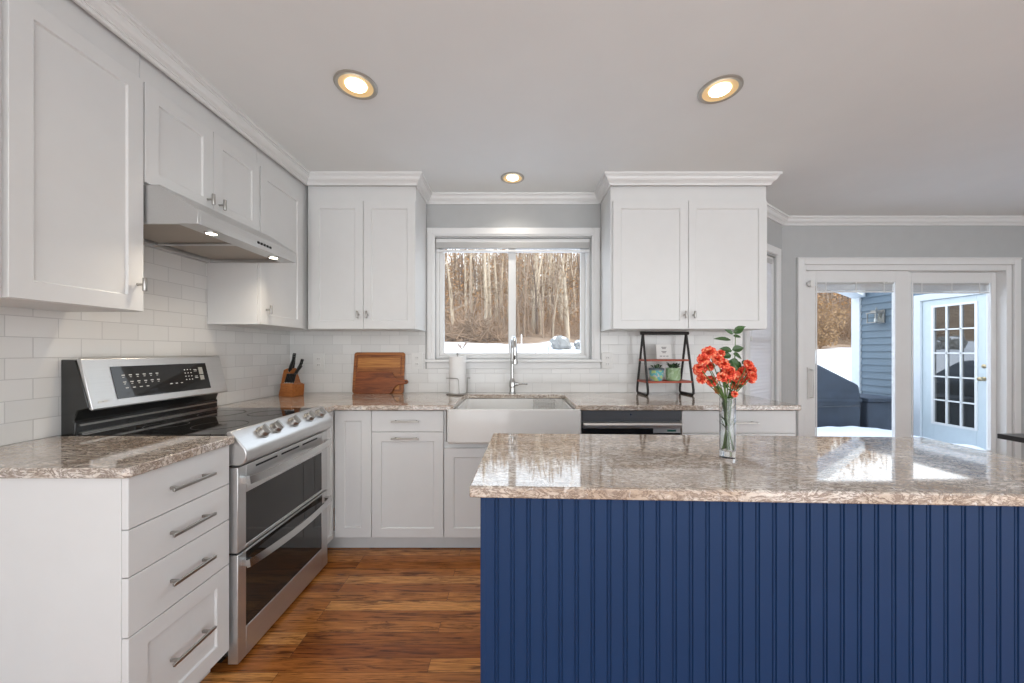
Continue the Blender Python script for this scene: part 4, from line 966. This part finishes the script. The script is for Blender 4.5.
# boulders, stakes, twigs in the snow
for (px, Y, rr, lab) in ((560.5, 10, (.26, .25, .22), 'large snow capped grey boulder in the yard, seen through the sink window'), (579, 10, (.13, .15, .15), 'small grey boulder right of the large one in the snowy yard')):
    x = PX(px, Y); z = ground(x, Y); t = thing('boulder', lab, 'rock', (x, Y, z))
    MB().blob((0, 0, rr[2] * .6), rr, 3, .5, 1.6, px).build('stone', M['rock'], t); MB().blob((-.02, 0, rr[2] * 1.18), (rr[0] * .72, rr[1] * .8, rr[2] * .38), 3, .3, 2, px).build('snow_cap', M['snow'], t)
for (px, Y, hgt, r_, mt, lab) in ((521.5, 11, .40, .018, 'plastic', 'short white stake at the edge of the snowy yard'), (535.5, 7.5, .32, .006, 'blackmetal', 'thin dark rod in the snow, left of its twin'), (548.5, 7.5, .32, .006, 'blackmetal', 'thin dark rod in the snow nearer the boulders')):
    x = PX(px, Y); o = MB().tube([(0, 0, 0), (0, 0, hgt)], r_, 8).build('stake', M[mt]); o.location = (x, Y, ground(x, Y) - .03); tag(o, lab, 'stake')
for (px, Y, lab) in ((462, 10, 'small dead twiggy plant in the snow at the left of the sink window view'),):
    x = PX(px, Y); m = MB(); rn = random.Random(2)
    for i in range(16): a = rn.random() * 6.28; m.tube([(0, 0, 0), (cos(a) * .12, sin(a) * .12, .1 + rn.random() * .1), (cos(a) * .22, sin(a) * .2, .12 + rn.random() * .14)], [.008, .006, .003], 4, False)
    o = m.build('dead_plant', M['twig'], fix=False); o.location = (x, Y, ground(x, Y) - .01); tag(o, lab, 'plant')

# wing of the house, its siding, post and porch door
WXx = 6.6
st = .125; m = MB()
def sidingrun(y0, y1, z0, z1):
    z = z0
    while z < z1 - .001:
        zt_ = min(z + st, z1); m.prism([(WXx, z), (WXx - .026, z), (WXx - .003, zt_), (WXx, zt_)], y0, y1, 'y'); z += st
DY0, DY1, DTop = 5.03, 5.92, 2.06
sidingrun(YS + T, DY0 - .10, FZ, 2.42); sidingrun(DY1 + .10, 6.95, FZ, 2.42); sidingrun(DY0 - .10, DY1 + .10, DTop + .10, 2.42)
m.box(WXx, WXx + .15, YS + T, DY0, FZ, 2.42); m.box(WXx, WXx + .15, DY1, 6.95, FZ, 2.42); m.box(WXx, WXx + .15, DY0, DY1, DTop, 2.42); m.box(WXx + .15, WXx + 3, 6.8, 6.95, FZ, 2.42)
struct(m.build('wall_porch', M['siding'], None, smooth=False))
struct(MB().box(WXx - .05, WXx + .12, 6.952, 7.12, FZ, 2.42).build('trim_3', M['porchtrim'], None, .004))
m = MB(); m.box(WXx - .04, WXx, DY0 - .10, DY0, FZ, DTop + .10); m.box(WXx - .04, WXx, DY1, DY1 + .10, FZ, DTop + .10); m.box(WXx - .04, WXx, DY0, DY1, DTop, DTop + .10); struct(m.build('trim_4', M['porchtrim'], None, .003))
d2 = sroot('door_2', (WXx, DY1, 0), -pi / 2)      # local x runs toward the camera, front toward -x
DWd = DY1 - DY0
gx0, gx1, gz0_, gz1_ = .15, DWd - .20, .13, 1.95
m = MB(); m.box(0, gx0, 0, .04, FZ + .02, DTop - .003); m.box(gx1, DWd, 0, .04, FZ + .02, DTop - .003); m.box(gx0, gx1, 0, .04, FZ + .02, gz0_); m.box(gx0, gx1, 0, .04, gz1_, DTop - .003)
dl = m.build('door_leaf', M['porchdoor'], d2, .003)
m = MB(); bw = .020
for (a_, b2, c_, d_) in ((gx0 - .02, gx0 + .012, gz0_ - .02, gz1_ + .02), (gx1 - .012, gx1 + .02, gz0_ - .02, gz1_ + .02)): m.box(a_, b2, -.013, .03, c_, d_)
m.box(gx0, gx1, -.012, .03, gz0_ - .02, gz0_ + .012); m.box(gx0, gx1, -.012, .03, gz1_ - .012, gz1_ + .02)
for i in (1, 2): x = gx0 + (gx1 - gx0) * i / 3; m.box(x - bw / 2, x + bw / 2, -.008, .03, gz0_, gz1_)
for i in range(1, 5): z = gz0_ + (gz1_ - gz0_) * i / 5; m.box(gx0, gx1, -.008, .03, z - bw / 2, z + bw / 2)
m.build('muntin_grid', M['trim'], dl)
MB().box(gx0, gx1, .012, .018, gz0_, gz1_).build('pane', M['porchglass'], dl)
m = MB(); m.lathe([(.03, -.001), (.03, -.008), (.012, -.012), (.012, -.04), (.03, -.05), (.028, -.075), (.004, -.08)], (DWd - .11, 0, 0.86), 16, 'y'); m.build('door_knob', M['brass'], dl)
MB().lathe([(.028, -.001), (.028, -.012), (.004, -.016)], (DWd - .11, 0, 1.04), 16, 'y').build('deadbolt', M['brass'], dl)
# porch roof edge beam
o = MB().prism([(WXx - .02, 7.12), (5.4, 6.22), (3.9, 5.12), (4.05, 4.95), (5.52, 6.03), (WXx - .02, 6.86)], 2.27, 2.42, 'z').build('trim_5', M['porchtrim']); struct(o)
# lantern
lt = thing('wall_lantern', 'square metal wall lantern on the blue siding of the porch', 'lantern', (WXx - .027, 6.55, PZ(318, 6.7) - .13), -pi / 2)
MB().box(-.06, .06, -.02, 0, .02, .26).build('back_plate', M['lamp'], lt, .003)
m = MB()
for x in (-.085, .075):
    for y in (-.19, -.05): m.box(x, x + .010, y, y + .010, .04, .20)
m.box(-.095, .095, -.20, -.03, .20, .215); m.box(-.09, .09, -.195, -.035, .03, .042); m.prism([(-.05, .215), (.05, .215), (.04, .25), (-.04, .25)], -.16, -.07, 'y'); m.tube([(0, -.02, .12), (0, -.10, .30), (0, -.115, .25)], .007, 8); m.build('cage', M['lamp'], lt)
MB().box(-.075, .075, -.18, -.05, .045, .195).build('lantern_glass', M['glass'], lt)
MB().lathe([(.018, .05), (.02, .09), (.008, .12)], (0, -.115, 0), 10).build('bulb', M['plastic'], lt)
# covered spa and step
cv = thing('covered_spa', 'bulky thing under a dark grey tarp on the snowy porch', 'covered furniture', (5.15, 6.4, FZ))
m = MB(); m.prism([(-1.1, 0), (.44, 0), (.46, .72), (.42, .96), (-.25, 1.30), (-.45, 1.33), (-1.1, 1.25)], -.50, .50, 'y'); bm_ = m.build('tarp', M['cover'], cv, .05)
m = MB(); m.box(-1.08, .445, -.515, -.50, .68, .73); m.build('tarp_hem', M['cover'], cv, .004)
MB().tube([(-1.08, -.515, .62), (-.4, -.518, .60), (.42, -.515, .62)], .008, 6).build('drawstring', M['panelgrey'], cv)
cs = thing('covered_box', 'low dark box beside the tarp covered thing, against the blue siding', 'box', (5.98, 6.2, FZ))
MB().box(-.28, .22, -.30, .30, 0, .68).build('box_body', M['cover'], cs, .02); MB().box(-.30, .25, -.33, .33, .68, .75).build('lid', M['cover'], cs, .015)
# snow lying on the porch
m = MB(); k_ = 40
for j in range(k_ + 1):
    for i in range(k_ + 1):
        x = 3.3 + 2.5 * i / k_; y = 3.7 + 2.1 * j / k_; ed = min(1, min(i, k_ - i, j, k_ - j) / 5); m.v.append((x, y, FZ + .004 + ed * (.34 + .06 * noise.noise(Vector((x * .9, y * 1.5, 0))) + .03 * noise.noise(Vector((x * 4, y * 4, 0))))))
for j in range(k_):
    for i in range(k_): a = j * (k_ + 1) + i; m.f.append((a, a + 1, a + k_ + 2, a + k_ + 1))
tag(m.build('snow_drift', M['snow'], fix=False), 'drift of snow lying on the porch outside the patio door', 'snow', None, 'stuff')
